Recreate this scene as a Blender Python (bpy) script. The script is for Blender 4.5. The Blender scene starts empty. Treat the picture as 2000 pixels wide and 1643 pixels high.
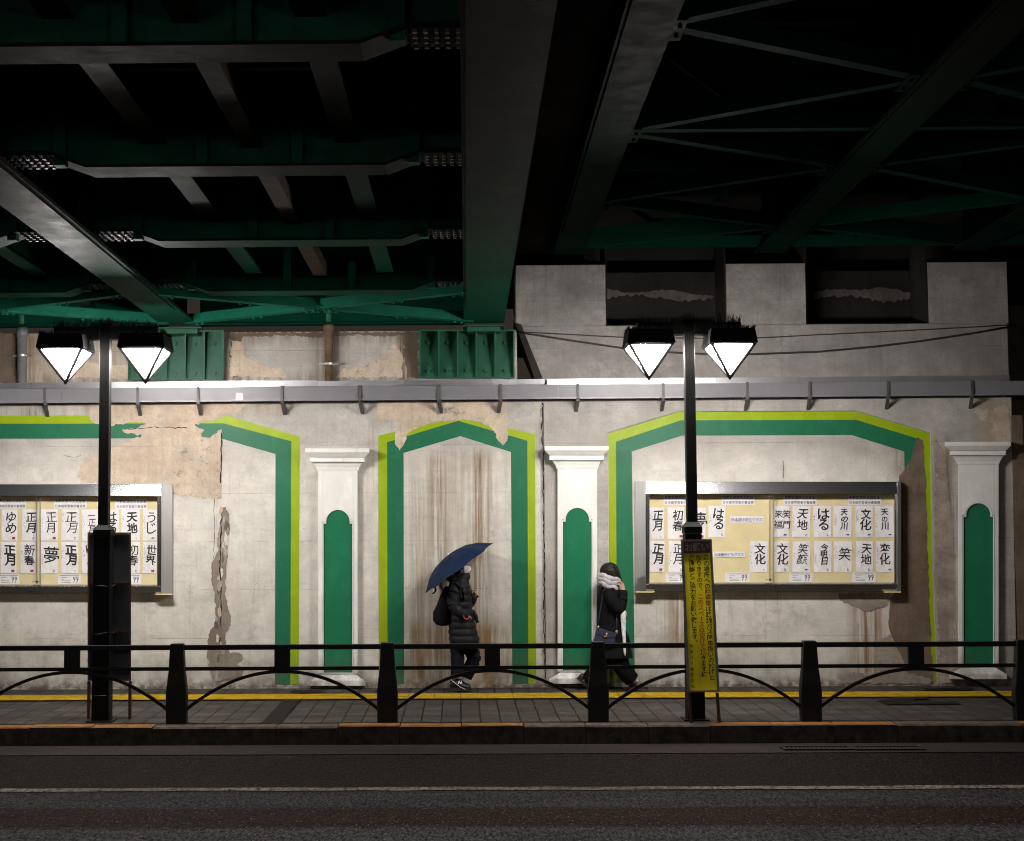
import bpy, bmesh, math, random
from mathutils import Vector, Matrix
random.seed(7)
S = bpy.context.scene
C = S.collection
R_ = math.radians

# ------------------------------------------------------------------ camera
F, PX0, PY0, W_PX, H_PX = 2800.0, 865.0, 849.0, 2000.0, 1643.0
CAM = Vector((0.0, -17.5, 1.85))
ROT = (Matrix.Rotation(R_(0.65), 3, 'Z') @ Matrix.Rotation(R_(90 + 3.9), 3, 'X')
       @ Matrix.Rotation(R_(-0.31), 3, 'Z'))
cam = bpy.data.cameras.new('camera')
cam.sensor_width = 36.0
cam.lens = F / W_PX * 36.0
cam.shift_x = (W_PX / 2 - PX0) / W_PX
cam.shift_y = (PY0 - H_PX / 2) / W_PX
cam.clip_start, cam.clip_end = 0.1, 500
camo = bpy.data.objects.new('camera', cam)
C.objects.link(camo)
camo.matrix_world = Matrix.Translation(CAM) @ ROT.to_4x4()
S.camera = camo

# ------------------------------------------------------------------ night sky, exposure
wd = bpy.data.worlds.new('World')
S.world = wd
wd.use_nodes = True
wn = wd.node_tree
wn.nodes.clear()
sky = wn.nodes.new('ShaderNodeTexSky')
sky.sky_type = 'NISHITA'
sky.sun_disc = False
sky.sun_elevation = R_(-4.0)
sky.sun_rotation = R_(150)
bg = wn.nodes.new('ShaderNodeBackground')
bg.inputs['Strength'].default_value = 0.10
glow = wn.nodes.new('ShaderNodeBackground')          # faint glow of the town under the night sky
glow.inputs['Color'].default_value = (1.0, 0.80, 0.66, 1)
glow.inputs['Strength'].default_value = 0.03
add = wn.nodes.new('ShaderNodeAddShader')
wout = wn.nodes.new('ShaderNodeOutputWorld')
wn.links.new(sky.outputs[0], bg.inputs[0])
wn.links.new(bg.outputs[0], add.inputs[0])
wn.links.new(glow.outputs[0], add.inputs[1])
wn.links.new(add.outputs[0], wout.inputs[0])
S.view_settings.view_transform = 'Standard'
S.view_settings.look = 'None'
S.view_settings.exposure = 0.0
S.view_settings.gamma = 1.0
S.cycles.pixel_filter_type = 'BLACKMAN_HARRIS'
S.cycles.filter_width = 1.05
LAMP = 268.0                                          # radiance of the lantern glass


def ray(px, py):
    return ROT @ Vector(((px - PX0) / F, -(py - PY0) / F, -1.0))


def P(px, py, Y):
    """photo pixel -> world point on the plane y = Y"""
    d = ray(px, py)
    return CAM + d * ((Y - CAM.y) / d.y)


SLOPE = 0.017


def ground(Y):
    return SLOPE * Y


def G(px, py, dz=0.0):
    """photo pixel -> world point on the sloping pavement"""
    d = ray(px, py)
    t = (SLOPE * CAM.y - CAM.z + dz) / (d.z - SLOPE * d.y)
    return CAM + d * t


def HZ(px, py, z):
    d = ray(px, py)
    return CAM + d * ((z - CAM.z) / d.z)


# ------------------------------------------------------------------ materials
class NT:
    def __init__(s, name):
        s.m = bpy.data.materials.new(name)
        s.m.use_nodes = True
        s.t = s.m.node_tree
        s.b = s.t.nodes['Principled BSDF']
        s.pos = s.t.nodes.new('ShaderNodeNewGeometry').outputs['Position']

    def n(s, typ, props=None, **ins):
        nd = s.t.nodes.new('ShaderNode' + typ)
        for k, v in (props or {}).items():
            setattr(nd, k, v)
        for k, v in ins.items():
            key = int(k[1:]) if k[0] == '_' else k
            s.set(nd.inputs[key], v)
        return nd

    def set(s, sock, v):
        if hasattr(v, 'is_output'):
            s.t.links.new(v, sock)
        else:
            if isinstance(v, tuple) and len(v) == 3 and sock.type == 'RGBA':
                v = (*v, 1)
            sock.default_value = v

    def math(s, op, a, b=0.0, clamp=False):
        nd = s.n('Math', {'operation': op, 'use_clamp': clamp}, _0=a, _1=b)
        return nd.outputs[0]

    def scale(s, v, xyz):
        nd = s.n('Vector' + 'Math', {'operation': 'MULTIPLY'}, _0=v, _1=xyz)
        return nd.outputs[0]

    def noise(s, sc=(1, 1, 1), detail=4, rough=0.6, vec=None):
        v = s.scale(vec or s.pos, sc if isinstance(sc, tuple) else (sc, sc, sc))
        nd = s.n('TexNoise', None, Vector=v, Scale=1.0, Detail=float(detail), Roughness=rough)
        return nd.outputs[0]

    def ramp(s, f, a, b, lo=0.0, hi=1.0):
        nd = s.n('MapRange', {'clamp': True}, _0=f, _1=a, _2=b, _3=lo, _4=hi)
        return nd.outputs[0]

    def mix(s, f, a, b, mode='MIX'):
        nd = s.n('Mix', {'data_type': 'RGBA', 'blend_type': mode})
        s.set(nd.inputs[0], f)
        s.set(nd.inputs[6], a)
        s.set(nd.inputs[7], b)
        return nd.outputs[2]

    def sep(s, v=None):
        return s.n('SeparateXYZ', None, _0=v or s.pos).outputs

    def bump(s, h, strength=0.3, dist=0.01):
        nd = s.n('Bump', None, Strength=strength, Distance=dist, Height=h)
        s.set(s.b.inputs['Normal'], nd.outputs[0])

    def box(s, x0, x1, z0, z1, soft=0.08):
        X, Y, Z = s.sep()
        a = s.ramp(X, x0 - soft, x0 + soft)
        b = s.ramp(X, x1 + soft, x1 - soft)
        c = s.ramp(Z, z0 - soft, z0 + soft)
        d = s.ramp(Z, z1 + soft, z1 - soft)
        return s.math('MULTIPLY', s.math('MULTIPLY', a, b), s.math('MULTIPLY', c, d))

    def out(s, col, rough=0.7, metal=0.0, spec=None):
        s.set(s.b.inputs['Base Color'], col)
        s.set(s.b.inputs['Roughness'], rough)
        s.b.inputs['Metallic'].default_value = metal
        if spec is not None:
            s.b.inputs['Specular IOR Level'].default_value = spec
        return s.m


def simple(name, col, rough=0.6, metal=0.0, var=0.25, sc=8.0, bump=0.15, spec=None, bsc=40.0):
    t = NT(name)
    f = t.ramp(t.noise(sc, 6), 0.3, 0.7)
    d = tuple(c * (1 - var) for c in col)
    c = t.mix(f, d, tuple(min(1, c * (1 + var * .6)) for c in col))
    t.bump(t.noise(bsc, 4), bump, 0.004)
    return t.out(c, rough, metal, spec)


def concrete(name, lo, hi, stains=(), lines=True, dirt=True, bumpk=0.5, blotch=0.75, wash=None, grime=.62):
    t = NT(name)
    big = t.noise(0.9, 5)
    mid = t.noise(3.2, 9, 0.68)
    fine = t.noise(30, 6, 0.7)
    streak = t.noise((9, 9, 0.45), 5, 0.7)
    c = t.mix(t.ramp(mid, 0.32, 0.68), lo, hi)
    c = t.mix(t.ramp(big, 0.35, 0.7, 0, blotch), c, tuple(x * .72 for x in lo))
    c = t.mix(t.ramp(streak, 0.56, 0.8, 0, 0.5), c, tuple(x * k for x, k in zip(lo, (.68, .63, .56))))
    c = t.mix(t.ramp(fine, 0.48, 0.78, 0, 0.5), c, tuple(x * .6 for x in lo))
    c = t.mix(t.ramp(t.noise((1.4, 1.4, 4.5), 8, .75), .50, .72, 0, .55), c, tuple(x * .66 for x in lo))
    X, Y, Z = t.sep()
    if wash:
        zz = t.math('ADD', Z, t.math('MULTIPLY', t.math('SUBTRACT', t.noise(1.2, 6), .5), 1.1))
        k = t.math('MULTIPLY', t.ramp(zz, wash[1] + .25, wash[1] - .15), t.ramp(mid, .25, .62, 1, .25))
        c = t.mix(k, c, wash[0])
    c = t.mix(t.ramp(t.noise((2.2, 2.2, 14), 6, .75), .55, .75, 0, .4), c, tuple(x * .74 for x in lo))
    c = t.mix(t.ramp(t.noise((16, 16, 1.2), 6, .75), .60, .78, 0, .35), c, tuple(min(1, x * 1.2) for x in hi))
    g = t.math('MULTIPLY', t.ramp(t.noise((3.4, 3.4, 3.0), 10, .8), .50, .66), t.ramp(t.noise(.55, 4), .36, .62, .25, 1))
    c = t.mix(t.math('MULTIPLY', g, grime), c, tuple(x * .62 for x in lo))
    d_ = t.math('MULTIPLY', t.ramp(t.noise((15, 15, .55), 6, .75), .54, .70), t.ramp(t.noise((.9, .9, .5), 4), .42, .6))
    c = t.mix(t.math('MULTIPLY', d_, .55), c, tuple(x * k for x, k in zip(lo, (.55, .50, .43))))
    sp = t.math('MULTIPLY', t.ramp(t.noise(58, 3, .6), .66, .72), t.ramp(t.noise(2.8, 5), .5, .62))
    c = t.mix(t.math('MULTIPLY', sp, .7), c, (.10, .085, .07))
    vor = t.n('TexVoronoi', {'feature': 'F1'}, Vector=t.scale(t.pos, (14, 14, 14)), Scale=1.0)
    pit = t.math('MULTIPLY', t.ramp(vor.outputs['Distance'], 0.10, 0.05), t.ramp(t.noise(2.2, 3), 0.5, 0.62))
    c = t.mix(t.math('MULTIPLY', pit, 0.75), c, (.06, .05, .04))
    h = t.math('ADD', t.math('MULTIPLY', mid, 0.6), t.math('MULTIPLY', fine, 0.35))
    if lines:
        zz = t.math('ADD', Z, t.math('MULTIPLY', t.noise(5, 3), 0.012))
        fr = t.math('FRACT', t.math('DIVIDE', zz, 0.585))
        ln = t.math('LESS_THAN', fr, 0.010)
        ln = t.math('MULTIPLY', ln, t.ramp(t.noise((1.7, 1.7, 3), 4), 0.42, 0.56))
        c = t.mix(t.math('MULTIPLY', ln, 0.5), c, (.12, .10, .08))
        h = t.math('SUBTRACT', h, t.math('MULTIPLY', ln, 0.6))
    if dirt:
        k = t.math('MULTIPLY', t.ramp(Z, 0.55, 0.0), t.ramp(t.noise((4, 4, 2), 6), 0.35, 0.7))
        c = t.mix(t.math('MULTIPLY', k, 0.85), c, (.15, .115, .08))
        k = t.math('MULTIPLY', t.ramp(Z, 0.12, 0.0), t.ramp(t.noise(9, 6), 0.38, 0.55))
        c = t.mix(t.math('MULTIPLY', k, 0.8), c, (.06, .045, .032))
    for (x0, x1, z0, z1, col, amt, fx) in stains:
        nz = t.ramp(t.noise((fx, fx, 0.5), 6, 0.7), 0.38, 0.60)
        k = t.math('MULTIPLY', t.box(x0, x1, z0, z1, 0.10), nz)
        c = t.mix(t.math('MULTIPLY', k, amt), c, col)
    t.bump(h, bumpk, 0.012)
    return t.out(c, 0.82, 0, 0.25)


def paint(name, col, worn, rough=0.45, wear=0.12, streaks=True):
    t = NT(name)
    f = t.noise(14, 8, 0.75)
    c = t.mix(t.ramp(t.noise(2.5, 5), 0.3, 0.7, 0, 0.45), col, tuple(x * .7 for x in col))
    c = t.mix(t.ramp(f, 0.62, 0.72, 0, wear * 4), c, worn)
    if streaks:
        c = t.mix(t.ramp(t.noise((11, 11, .4), 5, .7), 0.6, 0.78, 0, 0.5), c, tuple(x * .55 + .02 for x in col))
    X, Y, Z = t.sep()
    c = t.mix(t.ramp(t.noise((5, 5, 3), 7, .7), .52, .72, 0, .35), c, tuple(min(1, x * 1.35 + .012) for x in col))
    k = t.math('MULTIPLY', t.ramp(Z, .45, .0), t.ramp(t.noise((6, 6, 3), 6, .7), .36, .62))
    c = t.mix(t.math('MULTIPLY', k, .8), c, (.10, .08, .055))
    c = t.mix(t.math('MULTIPLY', t.ramp(t.noise(26, 6, .8), .60, .70), t.ramp(t.noise(1.6, 4), .45, .6)), c, tuple(x * .5 + .03 for x in worn))
    t.bump(t.math('ADD', t.noise(55, 5, .7), t.noise(6, 4)), 0.35, 0.006)
    return t.out(c, rough, 0, 0.22)


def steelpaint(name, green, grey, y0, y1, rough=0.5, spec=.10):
    """green bridge paint, turning grey further out over the road"""
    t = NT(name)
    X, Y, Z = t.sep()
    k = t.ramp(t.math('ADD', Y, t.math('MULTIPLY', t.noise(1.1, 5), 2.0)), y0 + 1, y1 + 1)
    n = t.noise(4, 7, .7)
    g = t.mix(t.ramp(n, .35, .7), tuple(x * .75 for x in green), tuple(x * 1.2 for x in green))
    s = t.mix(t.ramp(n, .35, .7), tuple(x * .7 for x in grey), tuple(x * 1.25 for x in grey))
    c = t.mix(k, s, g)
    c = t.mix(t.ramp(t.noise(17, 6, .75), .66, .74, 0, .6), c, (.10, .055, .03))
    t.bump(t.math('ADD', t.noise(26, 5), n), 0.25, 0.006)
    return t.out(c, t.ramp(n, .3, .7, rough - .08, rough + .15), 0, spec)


# ------------------------------------------------------------------ mesh builder
WL = {}


class MB:
    def __init__(s):
        s.v, s.f, s.mi = [], [], []

    def add(s, vs, fs, mi=0):
        o = len(s.v)
        s.v += [Vector(v) for v in vs]
        s.f += [tuple(i + o for i in f) for f in fs]
        s.mi += [mi] * len(fs)
        return s

    def hexa(s, a, b, mi=0):
        """a: 4 points, b: 4 points (matching order)"""
        return s.add(list(a) + list(b), [(3, 2, 1, 0), (4, 5, 6, 7), (0, 1, 5, 4), (1, 2, 6, 5), (2, 3, 7, 6), (3, 0, 4, 7)], mi)

    def box(s, x0, x1, y0, y1, z0, z1, mi=0, fn=None):
        a = [(x0, y0, z0), (x1, y0, z0), (x1, y1, z0), (x0, y1, z0)]
        b = [(x0, y0, z1), (x1, y0, z1), (x1, y1, z1), (x0, y1, z1)]
        if fn:
            a, b = [fn(*p) for p in a], [fn(*p) for p in b]
        return s.hexa(a, b, mi)

    def prism(s, pts, off, mi=0):
        """closed polygon pts, extruded by vector off"""
        n = len(pts)
        pts = [Vector(p) for p in pts]
        q = [p + Vector(off) for p in pts]
        return s.add(pts + q, [tuple(range(n)), tuple(range(2 * n - 1, n - 1, -1))] +
                     [(i, (i + 1) % n, n + (i + 1) % n, n + i) for i in range(n)], mi)

    def tube(s, pts, r, n=8, mi=0, cap=True):
        pts = [Vector(p) for p in pts]
        rs = r if isinstance(r, (list, tuple)) else [r] * len(pts)
        rings = []
        up = Vector((0, 0, 1))
        for i, p in enumerate(pts):
            d = (pts[min(i + 1, len(pts) - 1)] - pts[max(i - 1, 0)]).normalized()
            ref = up if abs(d.z) < .95 else Vector((0, 1, 0))
            u = d.cross(ref).normalized()
            w = u.cross(d).normalized()
            rings.append([p + (u * math.cos(a) + w * math.sin(a)) * rs[i] for a in [2 * math.pi * k / n for k in range(n)]])
        return s.loft(rings, mi, cap)

    def loft(s, rings, mi=0, cap=True):
        n = len(rings[0])
        vs = [v for r in rings for v in r]
        fs = []
        for i in range(len(rings) - 1):
            for k in range(n):
                fs.append((i * n + k, i * n + (k + 1) % n, (i + 1) * n + (k + 1) % n, (i + 1) * n + k))
        if cap:
            fs.append(tuple(range(n - 1, -1, -1)))
            o = (len(rings) - 1) * n
            fs.append(tuple(o + k for k in range(n)))
        return s.add(vs, fs, mi)

    def ell(s, c, rx, ry, rz, nu=16, nv=10, mi=0, fn=None):
        c = Vector(c)
        rings = []
        for j in range(nv + 1):
            th = math.pi * (j + .001) / (nv + .002)
            rings.append([c + Vector((rx * math.sin(th) * math.cos(a), ry * math.sin(th) * math.sin(a), rz * math.cos(th)))
                          for a in [2 * math.pi * k / nu for k in range(nu)]])
        if fn:
            rings = [[fn(v, c) for v in r] for r in rings]
        return s.loft(rings, mi)

    def build(s, name, mats, parent=None, smooth=False, bevel=0.0, origin=None):
        me = bpy.data.meshes.new(name)
        if parent is not None:
            o0 = WL[parent]
        elif origin is not None:
            o0 = Vector(origin)
        else:
            lo = [min(v[i] for v in s.v) for i in range(3)]
            hi = [max(v[i] for v in s.v) for i in range(3)]
            o0 = Vector(((lo[0] + hi[0]) / 2, (lo[1] + hi[1]) / 2, lo[2]))
        me.from_pydata([v - o0 for v in s.v], [], s.f)
        if not isinstance(mats, (list, tuple)):
            mats = [mats]
        for m in mats:
            me.materials.append(m)
        me.polygons.foreach_set('material_index', s.mi)
        bm = bmesh.new()
        bm.from_mesh(me)
        bmesh.ops.recalc_face_normals(bm, faces=bm.faces)
        bm.to_mesh(me)
        bm.free()
        if smooth:
            me.polygons.foreach_set('use_smooth', [True] * len(me.polygons))
        me.update()
        ob = bpy.data.objects.new(name, me)
        C.objects.link(ob)
        if parent is not None:
            ob.parent = parent
        else:
            ob.location = o0
        WL[ob] = o0
        if bevel:
            b = ob.modifiers.new('bevel', 'BEVEL')
            b.width, b.segments, b.limit_method = bevel, 2, 'ANGLE'
        if smooth:
            pass
        return ob


def tag(o, label=None, cat=None, group=None, kind=None):
    if label: o['label'] = label
    if cat: o['category'] = cat
    if group: o['group'] = group
    if kind: o['kind'] = kind
    return o


def thing(name, loc, label, cat, group=None):
    o = bpy.data.objects.new(name, None)
    o.empty_display_size = .2
    C.objects.link(o)
    o.location = loc
    WL[o] = Vector(loc)
    return tag(o, label, cat, group)


def dup(root, delta, label=None):
    def rec(o, par):
        c = o.copy()
        C.objects.link(c)
        WL[c] = WL[o] + Vector(delta)
        if par is not None:
            c.parent = par
        for ch in list(o.children):
            rec(ch, c)
        return c
    kids = None
    c = rec(root, None)
    c.location = root.location + Vector(delta)
    if label: c['label'] = label
    return c


# glyphs of the built-in font, as flat meshes
GL = {}


def glyph(ch, bold=0.0):
    k = (ch, bold)
    if k not in GL:
        cu = bpy.data.curves.new('glyph', 'FONT')
        cu.body = ch
        cu.resolution_u = 3
        cu.offset = bold
        ob = bpy.data.objects.new('glyph', cu)
        C.objects.link(ob)
        bpy.context.view_layer.update()
        me = bpy.data.meshes.new_from_object(ob.evaluated_get(bpy.context.evaluated_depsgraph_get()))
        vs = [(v.co.x, v.co.y) for v in me.vertices]
        fs = [tuple(p.vertices) for p in me.polygons]
        bpy.data.objects.remove(ob)
        bpy.data.curves.remove(cu)
        bpy.data.meshes.remove(me)
        if vs:
            x0, x1 = min(v[0] for v in vs), max(v[0] for v in vs)
            y0, y1 = min(v[1] for v in vs), max(v[1] for v in vs)
        else:
            x0 = x1 = y0 = y1 = 0
        GL[k] = (vs, fs, (x0 + x1) / 2, (y0 + y1) / 2, x1 - x0, y1 - y0)
    return GL[k]


def put(mb, ch, fn, cx, cy, size, bold=0.0, mi=0, squash=1.0, fit=False, slant=0.0, wob=0.0):
    """place a glyph; fn maps (px,py) in photo pixels to world; size in pixels"""
    vs, fs, mx, my, w, h = glyph(ch, bold)
    if not vs:
        return
    k = size / max(w, h) if fit else size / 0.92
    if ch in '、。':
        cx += size * .28
        cy -= size * .28
    out = []
    for (x, y) in vs:
        dx, dy = (x - mx) * k * squash, -(y - my) * k
        if wob:
            dx += wob * size * math.sin(dy / size * 5 + cx)
            dy += wob * size * math.sin(dx / size * 4 + cy * 3)
        out.append(fn(cx + dx - slant * dy, cy + dy))
    mb.add(out, fs, mi)


def jag(pts, step=6.0, amp=2.2, seed=1):
    rnd = random.Random(seed)
    out = []
    for i in range(len(pts)):
        a, b = Vector(pts[i]), Vector(pts[(i + 1) % len(pts)])
        L = (b - a).length
        n = max(1, int(L / step))
        nv = Vector((-(b - a).y, (b - a).x)) / max(L, 1e-6)
        for k in range(n):
            q = a.lerp(b, k / n)
            w = amp * (math.sin(q.x * .31 + q.y * .23 + seed) * .6 + math.sin(q.x * .83 - q.y * .61) * .35)
            q = q + nv * ((rnd.uniform(-amp, amp) * .75 if k else 0) + w)
            out.append((q.x, q.y))
    out2 = []
    for i, a in enumerate(out):
        b = out[(i + 1) % len(out)]
        out2.append(a)
        out2.append(((a[0] + b[0]) / 2 + rnd.uniform(-.3, .3) * amp, (a[1] + b[1]) / 2 + rnd.uniform(-.3, .3) * amp))
    return out2


def Z_(sx, sy, sc, ox, oy):
    return (sx / sc + ox, sy / sc + oy)


# ------------------------------------------------------------------ materials used
def wx(px, py=1000): return P(px, py, 0).x
def wz(py, px=900): return P(px, py, 0).z


BR_ = (.20, .115, .045)
stains = [
    (wx(842), wx(872), 0.25, wz(885), (.15, .075, .028), 1.0, 16),
    (wx(800), wx(840), 0.5, wz(900), (.25, .19, .12), .7, 20),
    (wx(915), wx(958), 0.3, wz(880), (.17, .095, .038), .95, 18),
    (wx(875), wx(915), 0.3, wz(880), (.26, .21, .14), .6, 20),
    (wx(790), wx(998), 0.0, 0.75, (.19, .115, .045), .9, 5),
    (wx(1300), wx(1338), wz(1270), wz(1160), (.20, .10, .045), .8, 24),
    (wx(1660), wx(1720), wz(1330), wz(1165), (.18, .10, .05), .95, 16),
    (wx(1740), wx(1830), 0.0, wz(870), (.13, .085, .05), .6, 7),
    (wx(40), wx(76), wz(850), wz(785), (.12, .085, .06), .9, 26),
    (wx(-50), wx(400), wz(750), wz(642), (.30, .20, .11), .6, 7),
    (wx(0), wx(70), wz(750), wz(642), (.11, .06, .03), .85, 10),
    (wx(770), wx(824), wz(750), wz(642), (.12, .07, .03), .95, 12),
    (wx(430), wx(470), wz(750), wz(642), (.16, .11, .06), .9, 14),
    (wx(620), wx(670), wz(750), wz(642), (.17, .11, .05), .8, 14),
    (wx(-50), wx(1060), wz(752), wz(732), (.09, .06, .04), .9, 9),
    (wx(-50), wx(1010), wz(662), wz(642), (.10, .06, .035), .9, 6),
    (wx(100), wx(560), wz(812), wz(775), (.24, .17, .11), .6, 8),
]
M = {}
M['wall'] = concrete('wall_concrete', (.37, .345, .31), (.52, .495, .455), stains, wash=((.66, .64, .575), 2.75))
M['plaster'] = concrete('wall_plaster', (.33, .31, .285), (.47, .445, .41), [
    (wx(1900), wx(1990), wz(880), wz(775), (.33, .24, .17), .8, 4),
    (wx(1820), wx(1870), 0.0, wz(860), (.14, .11, .085), .9, 8)])
M['upper'] = concrete('abutment_concrete', (.215, .20, .188), (.37, .345, .325), lines=True, dirt=False)
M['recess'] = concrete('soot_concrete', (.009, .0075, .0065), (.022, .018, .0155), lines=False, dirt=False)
M['efflor'] = concrete('lime_crust', (.06, .052, .048), (.17, .15, .14), lines=False, dirt=False, bumpk=1.0)
def mottled(name, lo, hi, grey, amt):
    m = concrete(name, lo, hi, lines=True, dirt=True, blotch=.35)
    t = NT.__new__(NT)
    t.m, t.t = m, m.node_tree
    t.b = t.t.nodes['Principled BSDF']
    t.pos = t.t.nodes.new('ShaderNodeNewGeometry').outputs['Position']
    src = t.b.inputs['Base Color'].links[0].from_socket
    c = t.mix(t.ramp(t.noise((2.1, 2.1, 1.7), 8, .72), .50, .66, 0, amt), src, grey)
    c = t.mix(t.math('MULTIPLY', t.ramp(t.noise(11, 7, .8), .54, .62), t.ramp(t.noise(1.1, 4), .46, .6, 0, .8)), c, tuple(x * .45 for x in grey))
    c = t.mix(t.ramp(t.noise((12, 12, .6), 5, .7), .55, .75, 0, .45), c, tuple(x * .6 for x in lo))
    t.t.links.new(c, t.b.inputs['Base Color'])
    return m


M['cream'] = mottled('bare_render', (.42, .335, .25), (.60, .50, .395), (.36, .33, .30), .75)
M['brown'] = mottled('brown_render', (.105, .074, .050), (.185, .14, .10), (.17, .14, .115), .6)
M['spall'] = concrete('broken_concrete', (.19, .155, .125), (.42, .36, .30), lines=False, dirt=False, bumpk=1.0)
M['dark'] = simple('dark_gap', (.012, .010, .009), .9)
M['green'] = paint('green_wall_paint', (.013, .128, .062), (.16, .18, .14))
M['lime'] = paint('lime_wall_paint', (.26, .36, .006), (.26, .28, .08))
M['white'] = paint('white_gloss_paint', (.70, .695, .66), (.48, .46, .42), .38, .05)
M['panel'] = paint('green_gloss_panel', (.014, .145, .070), (.03, .17, .09), .28, .05, False)
M['gutter'] = simple('grey_gutter_paint', (.155, .153, .165), .38, 0, .12, 3, .05)
M['galv'] = simple('galvanised_steel', (.50, .50, .53), .33, .95, .2, 3, 0.0)
M['bracket'] = simple('dark_grey_bracket', (.065, .062, .062), .5)
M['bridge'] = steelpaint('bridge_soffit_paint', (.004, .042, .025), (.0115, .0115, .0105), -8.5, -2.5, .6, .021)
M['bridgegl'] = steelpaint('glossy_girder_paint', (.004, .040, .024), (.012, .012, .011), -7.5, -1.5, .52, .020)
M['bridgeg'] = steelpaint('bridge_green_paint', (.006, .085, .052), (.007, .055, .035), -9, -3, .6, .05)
M['rbridge'] = steelpaint('dark_green_paint', (.0012, .012, .0072), (.0105, .0105, .0092), -9.0, -5.0, .6, .012)  # right-hand girders, painted darker than the left-hand ones
M['rbridgeg'] = steelpaint('dark_brace_paint', (.0018, .030, .018), (.003, .022, .0145), -9, -3, .65, .012)  # dark green for braces, frames and diaphragms
M['bearing'] = simple('green_steel_paint', (.010, .078, .042), .5, 0, .3, 6, .2, spec=.25)
M['rustbeam'] = simple('rusty_stringer', (.040, .029, .020), .8, 0, .5, 9, .5, spec=.05)
M['rust'] = simple('rusty_steel', (.12, .075, .045), .7, 0, .5, 9, .5)
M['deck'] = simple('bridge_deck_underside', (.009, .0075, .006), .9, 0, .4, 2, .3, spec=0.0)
M['webdark'] = simple('dark_web_paint', (.0018, .0032, .0024), .9, 0, .4, 3, .2, spec=0.0)  # near-black girder webs, darker than the flanges
M['black'] = simple('black_street_paint', (.008, .008, .008), .55, 0, .3, 12, .15, spec=.08)
M['fence'] = simple('black_fence_paint', (.010, .0095, .0095), .5, 0, .35, 14, .2, spec=.25)
M['spike'] = simple('black_plastic_spikes', (.012, .011, .013), .5)
M['kerb'] = simple('kerb_granite', (.075, .058, .048), .85, 0, .6, 11, .6, spec=.1)
M['orange'] = simple('orange_kerb_paint', (.21, .085, .016), .8, 0, .45, 14, .4, spec=.1)
M['yellow'] = simple('yellow_tactile_tile', (.36, .235, .010), .8, 0, .3, 9, .3, spec=.1)
M['wood'] = simple('brown_wood', (.075, .035, .020), .6, 0, .4, 20, .3)
M['backboard'] = simple('black_board', (.030, .033, .038), .45, 0, .5, 4, .2)
M['cork'] = simple('yellow_backing_card', (.60, .51, .285), .8, 0, .08, 5, .1)
M['paper'] = simple('white_paper', (.66, .645, .655), .8, 0, .05, 14, .15, bsc=12)
M['ink'] = simple('black_ink', (.012, .011, .012), .6)
M['inkblue'] = simple('blue_print', (.06, .08, .22), .6)
M['redink'] = simple('red_seal', (.30, .03, .035), .6)
M['signyellow'] = simple('faded_yellow_sign', (.60, .47, .015), .45, 0, .3, 9, .1)
M['signred'] = simple('dark_red_sign', (.13, .020, .020), .45)
M['signred2'] = simple('red_sign_print', (.62, .05, .025), .5)
M['signgrey'] = simple('grey_sign_frame', (.26, .25, .25), .5, .3)
M['greyletter'] = simple('pale_grey_print', (.32, .30, .31), .6)
M['coat'] = simple('black_quilted_nylon', (.010, .010, .0125), .62, 0, .3, 12, .2, spec=.14)
M['wool'] = simple('black_wool', (.0065, .0065, .007), .95, 0, .3, 30, .3, spec=.1)
M['denim'] = simple('dark_navy_trousers', (.007, .008, .014), .9, 0, .3, 20, .2, spec=.1)
M['trouser'] = simple('black_trousers', (.0055, .0055, .006), .95, spec=.05)
M['skin'] = simple('skin', (.42, .24, .17), .5, 0, .08, 20, .05)
M['hair'] = simple('dark_hair', (.011, .008, .007), .5, 0, .4, 40, .3, spec=.2)
M['mask'] = simple('white_face_mask', (.72, .70, .72), .8, 0, .04)
M['navy'] = simple('navy_umbrella_cloth', (.0045, .0145, .046), .65, 0, .25, 6, .15, spec=.15)
M['scarf'] = simple('grey_wool_scarf', (.36, .35, .355), .95, 0, .2, 30, .8)
M['shoe'] = simple('black_shoe', (.012, .011, .012), .5)
M['brownshoe'] = simple('brown_leather', (.045, .022, .018), .4)
M['bagblue'] = simple('navy_leather', (.020, .024, .055), .45)
M['gold'] = simple('gold_metal', (.75, .60, .30), .3, .9)
M['whitecloth'] = simple('white_cloth', (.62, .60, .62), .8)
M['cable'] = simple('black_cable', (.02, .017, .016), .6)
M['greypipe'] = simple('grey_pipe', (.13, .13, .14), .5)
M['redband'] = simple('red_band', (.35, .05, .06), .5)

t = NT('brushed_steel')
t.out(t.mix(t.noise((1, 1, 120), 3), (.30, .30, .315), (.42, .42, .44)), .19, .95)
t.b.inputs['Anisotropic'].default_value = .6
M['steel'] = t.m
t = NT('satin_steel')
t.out(t.mix(t.noise((120, 1, 1), 3), (.34, .33, .33), (.44, .43, .43)), .42, .85)
M['steelside'] = t.m

t = NT('lantern_glass')
t.out((.9, .9, .9), .3)
t.set(t.b.inputs['Emission Color'], (1.0, .945, .90))
t.b.inputs['Emission Strength'].default_value = LAMP
M['lit'] = t.m
M['lit_far'] = t.m.copy()
M['lit_far'].name = 'far_lantern_glass'
M['lit_far'].node_tree.nodes['Principled BSDF'].inputs['Emission Strength'].default_value = LAMP * .33

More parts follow.
